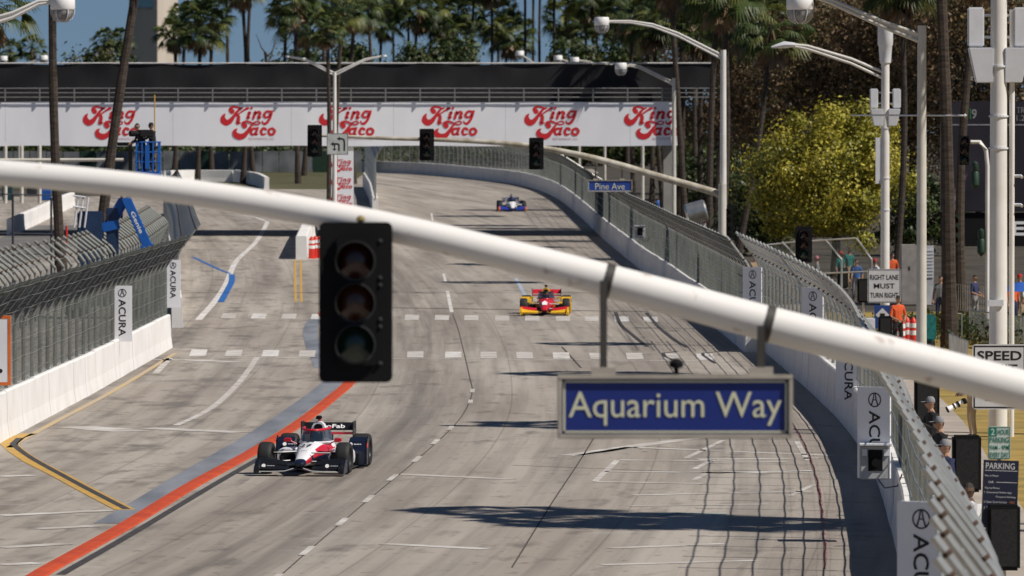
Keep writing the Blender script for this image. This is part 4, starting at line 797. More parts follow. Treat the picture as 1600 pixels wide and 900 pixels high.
def racing_car(label, x, y, yaw, sp):
    t = thing('racing_car', label, 'racing car', (x, y, zg(y) + .012), yaw, group='open wheel racing cars'); t.scale = (.965, .965, .965); mats = [P[k] for k in sp['body']]
    S = [(-2.42, .07, .19, .25), (-2.36, .10, .17, .29), (-2.1, .13, .17, .36), (-1.75, .17, .17, .44), (-1.3, .22, .15, .53), (-.85, .285, .12, .60), (-.6, .32, .10, .625), (-.2, .36, .08, .60), (.4, .36, .08, .60), (.75, .33, .08, .64), (1.2, .24, .10, .58), (1.7, .17, .12, .46), (2.05, .10, .16, .36)]
    mb = MB(); rings = []
    for i in range(len(S) - 1):
        for k in range(3): q = k / 3; rings.append(ring(*[a + (b - a) * q for a, b in zip(S[i], S[i + 1])]))
    rings.append(ring(*S[-1])); mb.loft(rings, mf=sp['fn']); body = mb.build('body', mats, t, True)
    # engine cover and intake
    ec = MB().loft([ring(.38, .15, .55, .99, 2.2), ring(.5, .17, .55, 1.0, 2.2), ring(.8, .15, .5, .93, 2.2), ring(1.3, .10, .4, .74, 2.2), ring(1.85, .05, .3, .5, 2.2)]).build('engine_cover', P[sp['cover']], t, True)
    MB().loft([ring(.365, .09, .80, .94, 2.2), ring(.39, .09, .80, .94, 2.2)]).build('air_intake', M_blk, ec, True)
    MB().tube([(0, .55, .95), (.01, .5, 1.0), (.02, .45, 1.05)], [.05, .035, .03], 8).build('camera_mast', P[sp['mast']], ec, True); MB().loft([ring(.36, .055, 1.03, 1.10, 3), ring(.52, .06, 1.03, 1.11, 3)]).build('camera_pod', M_blk, ec, True)
    MB().box(-.78, .78, -.75, 1.35, .035, .065).build('floor', M_carb, t)
    for s in (-1, 1):
        # sidepods
        rr = [ring(a, w, z0, z1, 3.2, 16, s * cx) for a, cx, w, z0, z1 in ((-.42, .52, .20, .10, .44), (-.30, .54, .23, .07, .47), (.1, .55, .25, .06, .47), (.6, .52, .23, .06, .44), (1.1, .42, .18, .06, .34), (1.45, .33, .1, .08, .22))]
        pod = MB().loft(rr).build('sidepod', P[sp['pod']], t, True); MB().loft([ring(-.435, .165, .17, .38, 3, 16, s * .53), ring(-.41, .17, .17, .38, 3, 16, s * .53)]).build('inlet', M_blk, pod)
        # rear wheel fairing
        fx0, fx1 = .58, .955; fr = MB(); prof = [(.72, .05), (.74, .36), (.82, .55), (1.02, .64), (1.12, .62), (1.12, .05)]
        fr.add([(s * fx0, a, z) for a, z in prof] + [(s * fx1, a, z) for a, z in prof], [tuple(range(6)), tuple(range(11, 5, -1))] + [(i, (i + 1) % 6, (i + 1) % 6 + 6, i + 6) for i in range(6)]); fo = fr.build('wheel_fairing', P[sp['fair']], t, bevel=.02)
        MB().box(s * .70 - .1, s * .70 + .1, .705, .715, .08, .3).build('fairing_inset', M_blk, fo)
        if sp.get('logos'):
            MB().lathe([(0, 0), (.042, 0)], 14, 0, Matrix.Translation((s * .70 - .07, .745, .495)) @ Matrix.Rotation(R(62), 4, 'X')).build('sponsor_mark', M_lwhite, fo); [MB().box(s * .70 + a_, s * .70 + a_ + w_, .74, .75, .488, .505).build('sponsor_stroke', M_lwhite, fo) for a_, w_ in ((.0, .045), (.055, .06), (.125, .03))]
        MB().tube([(s * .957, .75, .06), (s * .957, .77, .38), (s * .957, .85, .57), (s * .957, 1.03, .655)], .016, 6).build('fairing_edge', P[sp['edge']], fo, True)
        if sp.get('logos'):
            MB().box(s * .957 - .004, s * .957 + .004, .85, 1.05, .42, .52).build('patch', P['red'], fo)
        # wheels
        for wy, rad, w, cx in ((-1.5, .325, .29, .81), (1.5, .345, .37, .77)):
            T = Matrix.Translation((s * cx, wy, rad)) @ Matrix.Rotation(sp.get('steer', 0) if wy < 0 else 0, 4, 'Z') @ Matrix.Rotation(math.pi / 2, 4, 'Y')
            wh = MB().lathe([(rad * .62, -w / 2 + .02), (rad * .72, -w / 2), (rad * .9, -w / 2 + .005), (rad * .975, -w / 2 + .035), (rad, -w / 2 + .08), (rad, w / 2 - .08), (rad * .975, w / 2 - .035), (rad * .9, w / 2 - .005), (rad * .72, w / 2), (rad * .62, w / 2 - .02)], 32, 0, T).build('wheel', M_tyre, t, True)
            rim = MB().lathe([(rad * .63, w / 2 - .03), (rad * .6, w / 2 - .06), (rad * .2, w / 2 - .1), (.05, w / 2 - .06), (0, w / 2 - .06)], 20, 0, T); rim.lathe([(rad * .63, -w / 2 + .03), (rad * .6, -w / 2 + .06), (rad * .2, -w / 2 + .1), (.05, -w / 2 + .06), (0, -w / 2 + .06)], 20, 0, T); rim.build('rim', mat('dark_wheel_metal', (.08, .08, .085), .35, .6), wh, True)
            MB().lathe([(rad * .80, w / 2 + .002), (rad * .84, w / 2 + .001)], 32, 0, T).build('sidewall_stripe', P[sp['stripe']], wh)
        for z, ya, zi in ((.42, -1.5, .44), (.24, -1.5, .26)):
            for dy in (-.22, .28): MB().tube([(s * .17, ya + dy * 1.3, zi), (s * .68, ya + dy * .1, z)], .016, 6).build('suspension_arm', M_carb, t)
        for z in (.42, .24): MB().tube([(s * .16, 1.2, z), (s * .6, 1.5, z)], .018, 6).build('suspension_arm', M_carb, t); MB().tube([(s * .14, 1.75, z), (s * .6, 1.5, z)], .018, 6).build('suspension_arm', M_carb, t)
        # mirror
        mr = MB().loft([ring(-.5, .075, .60, .68, 3, 12, s * .53), ring(-.42, .085, .595, .685, 3, 12, s * .53)]).build('mirror', P[sp['mirror']], t, True); MB().tube([(s * .33, -.4, .55), (s * .47, -.44, .62)], .014, 6).build('mirror_stalk', P[sp['mirror']], mr)
        # bargeboard-like turning vane
        MB().box(s * .62 - .006, s * .62 + .006, -.75, -.42, .06, .3).build('turning_vane', M_carb, t)
    # front wing
    fw = MB(); N = 22; v = []
    for i in range(N + 1):
        u = -1 + 2 * i / N; xx = u * .92; lift = .075 + .06 * (1 - min(1, abs(u) / .3)) if abs(u) < .3 else .075
        v += [(xx, -2.52 + .10 * abs(u), lift), (xx, -2.3 + .06 * abs(u), lift + .045), (xx, -2.12, lift + .03)]
    fw.add(v, [(3 * i + k, 3 * i + 3 + k, 3 * i + 4 + k, 3 * i + 1 + k) for i in range(N) for k in (0, 1)]); fwo = fw.build('front_wing', P[sp['wing']], t, True)
    for s in (-1, 1):
        for j, (ya, za, yb, zb, x0) in enumerate(((-2.33, .13, -2.13, .23, .24), (-2.17, .22, -1.99, .33, .30))):
            q = MB().add([(s * x0, ya + .03, za - .01), (s * .90, ya, za), (s * .90, yb, zb + .03), (s * x0, yb, zb - .05), (s * x0, ya + .04, za - .02), (s * .90, ya + .012, za - .012), (s * .90, yb + .012, zb + .018), (s * x0, yb + .01, zb - .06)], [(0, 1, 2, 3), (7, 6, 5, 4), (0, 4, 5, 1), (1, 5, 6, 2), (2, 6, 7, 3), (3, 7, 4, 0)]).build('wing_flap', P[sp['flap'][j]], fwo)
            if j == 0 and sp.get('logos'):
                MB().lathe([(0, 0), (.042, 0)], 14, 0, Matrix.Translation((s * .66 - .10, -2.245, .195)) @ Matrix.Rotation(R(62), 4, 'X')).build('sponsor_mark', M_lwhite, q); [MB().box(s * .66 + a_ - .03, s * .66 + a_ + w_ - .03, -2.262, -2.25, .188, .202).build('sponsor_stroke', M_lwhite, q) for a_, w_ in ((.0, .045), (.055, .06), (.125, .03))]
        e = MB().prism([(-2.5, .03), (-2.44, .14), (-2.2, .30), (-1.93, .335), (-1.93, .05), (-2.3, .03)], -.012, .012, 0, Matrix.Translation((s * .925, 0, 0)) @ Matrix.Rotation(math.pi / 2, 4, 'Z') @ Matrix.Scale(1, 4)).build('endplate', P[sp['end']], fwo, bevel=.003)
        MB().loft([ring(-2.47, .05, .045, .16, 3, 10, s * .87), ring(-2.2, .055, .06, .29, 3, 10, s * .875), ring(-1.97, .045, .06, .33, 3, 10, s * .88)]).build('wing_tip', P[sp['tip']], fwo, True)
        MB().tube([(s * .05, -2.42, .22), (s * .07, -2.4, .13)], .014, 6).build('wing_pylon', M_carb, fwo)
        MB().tube([(s * .10, -2.5, .155), (s * .28, -2.52, .10), (s * .55, -2.5, .088), (s * .9, -2.43, .085)], .009, 5).build('leading_edge', P[sp['lead']], fwo)
    # rear wing
    rw = MB(); rw.add([(-.54, 1.86, .745), (.54, 1.86, .745), (.54, 1.99, .90), (-.54, 1.99, .90), (-.54, 1.885, .735), (.54, 1.885, .735), (.54, 2.01, .89), (-.54, 2.01, .89)], [(0, 1, 2, 3), (7, 6, 5, 4), (0, 4, 5, 1), (1, 5, 6, 2), (2, 6, 7, 3), (3, 7, 4, 0)]); rwo = rw.build('rear_wing', P[sp['rear']], t)
    MB().box(-.54, .54, 1.72, 1.9, .655, .70).build('wing_plane', P[sp['rear2']], rwo)
    for s in (-1, 1): MB().box(s * .553 - .01, s * .553 + .01, 1.66, 2.1, .40, .93).build('endplate', P[sp['rend']], rwo, bevel=.004); MB().tube([(s * .1, 1.75, .35), (s * .1, 1.8, .66)], .015, 6).build('wing_pylon', M_carb, rwo)
    if sp.get('wtext'): lettering(sp['wtext'], .62, .105, M_lwhite, rwo, (.04, 1.912, .822), (R(-40), 0, 0), bold=.02)
    if sp.get('num'): lettering(sp['num'], .24, .26, M_sblk, body, (-.03, -1.2, .566), (R(-80), 0, 0), bold=.02); MB().lathe([(0, 0), (.09, 0)], 14, 0, Matrix.Translation((0, -.78, .622)) @ Matrix.Scale(.4, 4, (0, 1, 0))).build('nose_mark', M_sblk, body); lettering('+++', .13, .035, M_sblk, body, (-.01, -1.62, .482), (R(-74), 0, 0), bold=.03)
    if sp.get('patch'): MB().add([(-.09, -1.95, .408), (.09, -1.95, .408), (.11, -1.6, .487), (0, -1.25, .552), (-.11, -1.6, .487)], [(0, 1, 2, 3, 4)]).build('nose_patch', M_lwhite, body)
    # aeroscreen: frame and curved glass
    top, low = [], []
    for k in range(13):
        a = math.pi * (k / 12); top.append((-.27 * math.cos(a), .25 - .72 * math.sin(a) ** .8, .87 - .03 * math.sin(a))); low.append((-.335 * math.cos(a), .25 - 1.05 * math.sin(a) ** .8, .585 + .02 * math.sin(a)))
    sg = MB().add(top + low, [(k, k + 1, k + 14, k + 13) for k in range(12)]).build('windscreen', M_dkglass, t, True)
    MB().tube(top, .028, 8).build('screen_frame', P[sp['halo']], t, True); MB().tube(low, .018, 6).build('screen_frame', P[sp['halo2']], t, True); MB().tube([top[6], ((top[6][0] + low[6][0]) / 2, (top[6][1] + low[6][1]) / 2, .73), low[6]], .012, 6).build('screen_strut', M_carb, t)
    # driver
    dv = thing('person', 'helmeted driver seated in the cockpit of the ' + sp['who'], 'person', (x, y, zg(y)), yaw, group='drivers'); db = MB(); db.loft([ring(.3, .10, .28, .52, 2.2), ring(.12, .2, .3, .56, 2.4), ring(-.05, .2, .3, .52, 2.4), ring(-.35, .16, .28, .42, 2.2)]); db.build('body', mat('dark_race_suit', (.05, .05, .06), .8), dv, True)
    hm = MB(); hm.lathe([(0, .15), (.07, .135), (.12, .07), (.13, 0), (.12, -.08), (.09, -.13), (0, -.14)], 16, 0, Matrix.Translation((0, .1, .68))); ho = hm.build('helmet', P[sp['helmet']], dv, True); MB().lathe([(.126, .045), (.135, .01), (.13, -.035)], 12, 0, Matrix.Translation((0, .1, .68)), R(200), R(340)).build('visor', M_blk, ho, True)
    return t
W = dict(body=('white', 'red', 'navy'), cover='white', pod='white', fair='navy', edge='black', stripe='black', mirror='red', wing='black', flap=('black', 'black'), end='navy', tip='black', lead='pale', rear='black', rear2='red', rend='black', halo='red', halo2='white', mast='red', helmet='black', who='white and red car', logos=True, wtext='UroFab', num='27', steer=R(-3),
         fn=lambda c: 2 if c.y < -2.2 or c.z < (.16 if c.y < -1.7 else .36) else (1 if c.x > .10 + .08 * (c.y + 2.4) else 0))
RY = dict(body=('red', 'yellow', 'black'), cover='yellow', pod='yellow', fair='yellow', edge='yellow', stripe='red', mirror='yellow', wing='black', flap=('yellow', 'red'), end='yellow', tip='yellow', lead='yellow', rear='red', rear2='red', rend='black', halo='black', halo2='red', mast='yellow', helmet='orange', who='red and yellow car', patch=True, fn=lambda c: 2 if c.z < .13 else 0)
BL = dict(body=('white', 'blue', 'pale'), cover='pale', pod='pale', fair='navy', edge='blue', stripe='orange', mirror='blue', wing='blue', flap=('blue', 'blue'), end='orange', tip='orange', lead='navy', rear='white', rear2='navy', rend='navy', halo='purple', halo2='white', mast='white', helmet='black', who='blue and white car', fn=lambda c: 1 if c.z < .2 else (0 if c.y < -.5 else 2))
cx, cy = g(478, 741); racing_car('white and red racing car with black wings leading beside the orange kerb', cx + .15, cy + 1.55, R(-6.5), W)
cx, cy = g(853, 493); racing_car('red and yellow racing car on the crosswalk stripes in mid track', cx, cy + 1.5, R(-1.5), RY)
cx, cy = g(799, 330.5); racing_car('small blue and white racing car coming out of the far bend', cx, cy + 1.5, R(2), BL)
# ================================================================== people
SKIN = mat('skin', (.36, .20, .13), .6, var=.05); SKIN2 = mat('dark_skin', (.10, .055, .035), .6, var=.05); HAIR = mat('dark_hair', (.02, .015, .012), .7); SHOE = mat('dark_shoe', (.03, .03, .032), .6)
CL_ = {}
def cloth(n, c): return mat('cloth_' + n, c, .9, var=.1, scale=6)
for n, c in dict(red=(.45, .03, .035), khaki=(.42, .31, .19), black=(.02, .02, .022), white=(.72, .71, .70), green=(.012, .15, .13), orange=(.70, .11, .03), navy=(.03, .04, .1), grey=(.25, .25, .26), blue=(.06, .16, .42), pink=(.6, .2, .28), tan=(.36, .26, .17)).items(): CL_[n] = cloth(n, c)
def person(label, loc, rz, shirt, pants, pose='stand', skin=None, hair=None, sc=1.0, group=None, sleeves='short', hat=None):
    skin = skin or SKIN; J = {'pel': (0, 0, .95, .145), 'sp': (0, .01, 1.15, .125), 'ch': (0, 0, 1.35, .15), 'nk': (0, 0, 1.5, .06), 'hd': (0, -.01, 1.58, .055)}
    lean = {'photo': .05, 'bend': .28}.get(pose, 0)
    for s, n in ((-1, 'l'), (1, 'r')):
        J['sh' + n] = (s * .18, 0, 1.42, .065); J['hp' + n] = (s * .09, 0, .88, .1); J['kn' + n] = (s * .11, -.03, .5, .068); J['an' + n] = (s * .12, .03, .09, .045); J['to' + n] = (s * .14, -.13, .045, .04)
        if pose == 'stand': J['el' + n] = (s * .25, .03, 1.14, .045); J['wr' + n] = (s * .26, -.06, .90, .03)
        elif pose == 'photo': J['el' + n] = (s * .26, -.10, 1.17, .045); J['wr' + n] = (s * .09, -.30, 1.30, .03)
        elif pose == 'low': J['el' + n] = (s * .25, -.02, 1.12, .045); J['wr' + n] = (s * .12, -.26, 1.02, .03)
        else: J['el' + n] = (s * .27, -.12, 1.16, .045); J['wr' + n] = (s * .16, -.36, 1.05, .03)
    for k, (x, y, z, r) in list(J.items()):
        if lean and z > .95: J[k] = (x, y - lean * (z - .95), z - lean * .1 * (z - .95), r)
    E = [('pel', 'sp'), ('sp', 'ch'), ('ch', 'nk'), ('nk', 'hd')]
    for n in 'lr': E += [('ch', 'sh' + n), ('sh' + n, 'el' + n), ('el' + n, 'wr' + n), ('pel', 'hp' + n), ('hp' + n, 'kn' + n), ('kn' + n, 'an' + n), ('an' + n, 'to' + n)]
    K = list(J); me = bpy.data.meshes.new('body'); me.from_pydata([J[k][:3] for k in K], [(K.index(a), K.index(b)) for a, b in E], []); ob = bpy.data.objects.new('body', me); C.objects.link(ob)
    bm = bmesh.new(); bm.from_mesh(me); ly = bm.verts.layers.skin.verify()
    for i, v_ in enumerate(bm.verts): v_[ly].radius = (J[K[i]][3],) * 2; v_[ly].use_root = i == 0
    bm.to_mesh(me); bm.free(); ob.modifiers.new('skin', 'SKIN').use_smooth_shade = True; ob.modifiers.new('sub', 'SUBSURF').levels = 1
    me2 = bpy.data.meshes.new_from_object(ob.evaluated_get(bpy.context.evaluated_depsgraph_get())); bpy.data.objects.remove(ob)
    mb = MB(); V = [v_.co.copy() for v_ in me2.vertices]; seg = {e: i for i, e in enumerate(E)}
    def mi(c):
        best, bd = None, 9
        for a, b in E:
            p, q = Vector(J[a][:3]), Vector(J[b][:3]); u = max(0, min(1, (c - p).dot(q - p) / max(1e-9, (q - p).length_squared))); d = (c - p.lerp(q, u)).length - (J[a][3] + (J[b][3] - J[a][3]) * u)
            if d < bd: best, bd = (a, b), d
        a, b = best
        if b[:2] in ('kn', 'an') or b[:2] == 'hp' or (a == 'pel' and c.z < 1.0): return 1
        if b[:2] == 'to': return 3
        if b[:2] == 'wr': return 2 if sleeves == 'short' else 0
        return 2 if b in ('nk', 'hd') and c.z > 1.47 else 0
    for p in me2.polygons: ids = list(p.vertices); c = sum((V[i] for i in ids), Vector()) / len(ids); mb.add([V[i] for i in ids], [tuple(range(len(ids)))], mi(c))
    hx, hy, hz = J['hd'][0], J['hd'][1] - .01, J['hd'][2] + .075; hv, hf = [], []
    for i in range(9):
        th = math.pi * i / 8
        for k in range(12):
            a = 2 * math.pi * k / 12; x_, y_, z_ = .076 * math.sin(th) * math.cos(a), .098 * math.sin(th) * math.sin(a), .122 * math.cos(th)
            if z_ < -.04: x_ *= .86; y_ *= .92
            if abs(k - 9) < 1 and i in (4, 5): y_ -= .022
            if k in (0, 6) and i == 4: x_ *= 1.16
            hv.append((hx + x_, hy + y_, hz + z_))
    for i in range(8):
        for k in range(12): hf.append((i * 12 + k, i * 12 + (k + 1) % 12, (i + 1) * 12 + (k + 1) % 12, (i + 1) * 12 + k))
    for q in hf: c = sum((Vector(hv[i]) for i in q), Vector()) / 4; mb.add([hv[i] for i in q], [(0, 1, 2, 3)], 4 if (c.z > hz + .045 or (c.y > hy + .03 and c.z > hz - .06)) else (3 if c.y < hy - .07 and abs(c.z - hz - .012) < .012 and abs(abs(c.x - hx) - .03) < .014 else 2))
    for n, s in (('l', -1), ('r', 1)):
        w, e = Vector(J['wr' + n][:3]), Vector(J['el' + n][:3]); d = (w - e).normalized(); sd = Vector((s, 0, 0)); sd = (sd - d * sd.dot(d)).normalized(); pa = d.cross(sd).normalized()
        mb.tube([w - d * .02, w + d * .04, w + d * .09], [.028, .04, .036], 8, 2)
        for k, L in enumerate((.066, .078, .072, .055)): o = w + d * .085 + sd * (k - 1.5) * .019; mb.tube([o, o + d * L * .5 - pa * .004 * s, o + d * L * .85 - pa * .02 * s], [.0095, .009, .007], 5, 2)
        o = w + d * .035 - sd * .035; mb.tube([o, o + d * .035 - sd * .022, o + d * .065 - sd * .022], [.011, .010, .008], 5, 2)
    t = thing('person', label, 'person', loc, rz, group); t.scale = (sc, sc, sc)
    mb.build('body', [CL_[shirt], CL_[pants], skin, SHOE, hair or HAIR], t, True)
    if hat: MB().lathe([(0, .135), (.05, .13), (.085, .09), (.092, .03), (.09, .02)], 12, 0, Matrix.Translation((hx, hy, hz))).add([(hx - .07, hy - .07, hz + .045), (hx + .07, hy - .07, hz + .045), (hx + .055, hy - .18, hz + .03), (hx - .055, hy - .18, hz + .03)], [(0, 1, 2, 3)]).build('cap', CL_[hat], t, True)
    return t, J
M_lens = mat('white_lens_paint', (.74, .73, .70), .4, var=0)
def camera(label, c, rz, L=.38, tilt=-.1, white=True):
    t = thing('camera', label, 'camera', c, rz); t.rotation_euler = (tilt, 0, rz)
    MB().box(-.075, .075, -.03, .05, -.06, .06).build('camera_body', M_blk, t, bevel=.01)
    pr = [(.045, .03), (.045, .12), (.05, .13), (.05, .2), (.06, .22), (.06, L - .06), (.068, L - .05), (.068, L)]; T = Matrix.Rotation(math.pi / 2, 4, 'X')
    MB().lathe(pr, 14, 0, T).build('lens_barrel', M_lens if white else M_blk, t, True)
    for a, b in ((.125, .17), (.24, .27), (L - .012, L + .012)): MB().lathe([(.0705, a), (.0705, b), (0, b + .001)], 14, 0, T).build('lens_ring', M_blk, t)
b = gx(1520, 70.5); person('photographer in red shirt and khaki trousers on the dry lawn', b, R(-75), 'red', 'khaki', 'low', group='photographers'); camera('camera with long white and black lens held by the khaki clad photographer', at(1506, 627, 70.8), R(-78), .42, .45)
b = gx(1519, 108); person('photographer in green vest and white shirt behind the nearest fence', b, R(-62), 'white', 'black', 'photo', SKIN2, sleeves='long', group='photographers')
bb = b; gv = [o for o in C.objects if o.get('label', '').startswith('photographer in green')][0]
MB().loft([ring2 for ring2 in ([(.20 * w * math.cos(a * math.pi / 8), -.02 - k * .004 + .155 * w * math.sin(a * math.pi / 8), z) for a in range(16)] for k, (z, w) in enumerate(((.92, .92), (1.1, .86), (1.3, .95), (1.42, .86), (1.47, .5))))], cap=False).build('vest', CL_['green'], gv, True)
camera('black camera raised by the green vested photographer', bb + Vector((-.35, -.1, 1.5)), R(-62), .3, .1, False)
for i, (px, s, col, lab) in enumerate(((1458, 82, 'black', 'black clad photographer in grey cap furthest along the near fence'), (1472, 88, 'black', 'black clad photographer in grey cap between two others at the near fence'), (1482, 95, 'navy', 'dark clad photographer in grey cap closest by the near fence'))):
    person(lab, gx(px, s), R(-70), col, 'black', 'photo', sleeves='long', hat='grey', group='photographers'); camera(('grey camera of the furthest black clad photographer', 'grey camera of the middle black clad photographer', 'grey camera of the closest dark clad photographer')[i], gx(px, s) + Vector((-.38, -.12, 1.42)), R(-70), .32, .05, True)
b = gx(1403, 51); person('marshal in orange vest behind the red barrels', b, R(20), 'orange', 'black', 'low', sleeves='short', group='marshals')
for i, (px, s, sh, pa, ht) in enumerate(((1180, 39, 'tan', 'navy', None), (1196, 38.5, 'white', 'grey', 'red'), (1220, 38, 'grey', 'navy', None), (1229, 39, 'pink', 'tan', None), (1277, 39, 'grey', 'black', 'pink'), (1313, 38, 'green', 'navy', 'red'), (1338, 39.5, 'blue', 'grey', None), (1368, 39.5, 'white', 'orange', 'red'), (1394, 38.5, 'orange', 'navy', None), (1327, 37.5, 'green', 'khaki', None), (985, 27, 'white', 'navy', None), (1024, 27.5, 'white', 'red', None), (1030, 26, 'blue', 'black', None), (1470, 45, 'grey', 'navy', None), (1523, 44, 'navy', 'grey', None), (1583, 46, 'orange', 'navy', None), (1594, 45, 'white', 'khaki', 'red'))):
    lab = ['spectator in tan top by the fence end next to the lamp post', 'spectator in red cap behind the first leaning fence panel', 'spectator in grey top behind the leaning fence', 'spectator in pink top beside the three lens signal', 'spectator in grey with pale cap past the three lens signal', 'spectator in red cap and green top behind the last leaning panel', 'spectator in blue top at the end of the leaning fence', 'spectator in white shirt and red cap beside the slimmer antenna pole', 'spectator in orange top past the slimmer antenna pole', 'spectator in green top and khaki behind the last leaning panel', 'spectator in white among the palms behind the far fence', 'spectator in white and red between lamp posts behind the far fence', 'spectator in blue between lamp posts behind the far fence', 'spectator in grey behind the palm trunk by the cream lamp post', 'spectator in navy under the dark video screen', 'spectator in orange beyond the thick antenna pole', 'spectator in white and red cap at the frame edge beyond the antenna pole'][i]
    person(lab, gx(px, s), R(rnd.uniform(-100, 60)), sh, pa, rnd.choice(('stand', 'low', 'stand')), hat=ht, group='spectators', sc=rnd.uniform(.95, 1.05))
# ================================================================== boom lift with camera crew
LS = 43.0; lp = lambda x, y, d=0: at(x, y, LS) + Vector((0, d, 0)); lb = gx(165, LS); M_lift = mat('blue_lift_paint', (.012, .115, .44), .45, var=.06); M_dk = mat('dark_machine', (.03, .035, .045), .6)
lift = thing('boom_lift', 'blue boom lift behind the hooked fence with raised basket', 'boom lift', lb); L_ = lambda x, y, d=0: lp(x, y, d) - lb
ch = MB().box(-1.5, 1.3, -.9, .9, .45, 1.0).build('chassis', M_dk, lift, bevel=.05)
for sx_ in (-1, 1):
    for sy in (-1, 1): w = MB().lathe([(0, -.16), (.38, -.16), (.45, -.1), (.45, .1), (.38, .16), (0, .16)], 18, 0, Matrix.Translation((sx_ * 1.05, sy * .95, .43)) @ Matrix.Rotation(math.pi / 2, 4, 'X')).build('wheel', M_tyre, lift, True)
MB().box(L_(122, 0).x, L_(160, 0).x, -.7, .7, 1.02, L_(0, 330).z).build('engine_cover', mat('navy_machine', (.015, .04, .10), .5), lift, bevel=.06); MB().box(L_(166, 0).x, L_(184, 0).x, -.2, .5, 1.02, L_(0, 325).z).build('counterweight', mat('navy_machine', (.015, .04, .10), .5), lift, bevel=.03)
for x in (118, 126, 134): MB().tube([L_(x, 355, -.72), L_(x + 6, 308, -.72)], .035, 6).build('guard_rail', M_cell, lift)
for a, b_ in ((305, 118), (322, 120)): MB().tube([L_(116, a, -.74), L_(136, a + 3, -.74)], .035, 6).build('guard_rail', M_cell, lift)
def beam(name, a, b_, w, h, m, par=lift):
    d = b_ - a; ax = d.normalized(); y_ = Vector((0, 1, 0)); z_ = ax.cross(y_).normalized(); M = Matrix((ax, y_, z_)).transposed().to_4x4(); M.translation = a
    return MB().box(0, d.length, -w / 2, w / 2, -h / 2, h / 2, 0, M).build(name, m, par, bevel=.02)
bm1 = beam('lower_boom', L_(197, 308, -.3), L_(232, 386, -.3), .26, .33, M_lift); beam('riser', L_(168, 352, 0), L_(192, 312, 0), .3, .3, M_lift); beam('riser', L_(178, 352, .1), L_(200, 312, .1), .16, .12, M_lift); beam('turret', L_(160, 356, 0), L_(186, 350, 0), .5, .35, M_lift)
beam('upper_boom', L_(197, 306, .1), L_(229, 268, .1), .24, .26, M_lift); beam('boom_foot', L_(225, 380, -.32), L_(238, 392, -.32), .34, .4, M_lift)
d = (L_(232, 386) - L_(197, 308)).normalized(); o = lettering('Genie', .85, .15, M_lwhite, bm1, L_(215, 347, -.435), (0, math.atan2(-d.z, d.x), 0), bold=.02)
bk0, bk1 = L_(213, 268), L_(250, 268); bz0, bz1 = bk0.z, L_(0, 222).z
bas = MB().box(bk0.x, bk1.x, -.5, .5, bz0 - .25, bz0).build('basket_floor', M_lift, lift, bevel=.02)
for x in np.linspace(bk0.x + .03, bk1.x - .03, 5):
    for y in (-.47, .47): MB().tube([(x, y, bz0), (x, y, bz1)], .03, 6).build('basket_post', M_lift, bas)
for z in (.33, .66, 1.0):
    zz = bz0 + (bz1 - bz0) * z
    for y in (-.47, .47): MB().tube([(bk0.x, y, zz), (bk1.x, y, zz)], .028, 6).build('basket_rail', M_lift, bas)
    for x in (bk0.x, bk1.x): MB().tube([(x, -.47, zz), (x, .47, zz)], .028, 6).build('basket_rail', M_lift, bas)
MB().box(bk0.x + .35, bk1.x - .35, -.52, -.49, bz0 + .1, bz1 - .1).build('basket_panel', M_lift, bas)
fz = lb.z + bz0; person('camera operator dressed in black in the lift basket', (lb.x + (bk0.x + bk1.x) / 2 + .15, lb.y + .1, fz), R(-60), 'black', 'black', 'photo', sleeves='long', hat='black', group='camera crew'); person('second black clad crew member behind the camera operator in the basket', (lb.x + (bk0.x + bk1.x) / 2 - .2, lb.y - .1, fz), R(-70), 'black', 'black', 'bend', sleeves='long', group='camera crew')
t = thing('broadcast_camera', 'black broadcast camera pointed from the lift basket', 'camera', (lb.x + (bk0.x + bk1.x) / 2 - .1, lb.y - .42, fz + 1.38), R(-60)); MB().box(-.12, .12, -.25, .3, -.12, .14).build('camera_body', M_blk, t, bevel=.02); MB().tube([(0, -.25, 0), (0, -.6, 0)], [.09, .11], 12).build('lens_barrel', M_blk, t, True); MB().tube([(0, 0, -.12), (0, 0, -1.36)], .03, 6).build('stand', M_blk, t)
o = MB().tube([(0, 0, 0), (0, 0, lp(241, 148).z - fz)], .022, 6).build('yellow_pole', mat('yellow_pole_paint', (.62, .36, .05), .5), None, loc=(lp(241, 230).x, lb.y + .3, fz)); tag(o, 'thin yellow pole standing up from the lift basket', 'pole')
# ================================================================== right hand side furniture
def speaker(label, px, py, s, h):
    c = at(px, py, s); t = thing('loudspeaker', label, 'loudspeaker', (c.x, c.y, zg(c.y)), group='black loudspeakers on posts'); z = c.z - zg(c.y); w = h * .5
    MB().box(-w / 2, w / 2, -.2, .2, z - h / 2, z + h / 2).build('cabinet', M_blk, t, bevel=.035); MB().box(-w / 2 + .05, w / 2 - .05, -.212, -.201, z - h / 2 + .06, z + h / 2 - .06).build('grille', mat('black_grille', (.016, .016, .017), .8, var=.3, scale=40), t); MB().tube([(0, 0, -.05), (0, 0, z - h / 2)], .045, 8).build('post', M_galv, t)
for a in (('largest black loudspeaker just under the navy parking board', 1567, 839, 113, .91), ('black loudspeaker hiding the head of the green vested photographer', 1510, 724, 94, .94), ('black loudspeaker below the white arm near the cream lamp post', 1448, 622, 77, 1.0), ('black loudspeaker under the lane sign before the red barrels', 1383, 515, 53, .8), ('black loudspeaker overlapping the edge of the lane sign', 1349, 454, 42, .88), ('smallest black loudspeaker behind the leaning fence posts', 1317, 434, 39, .82)): speaker(*a)
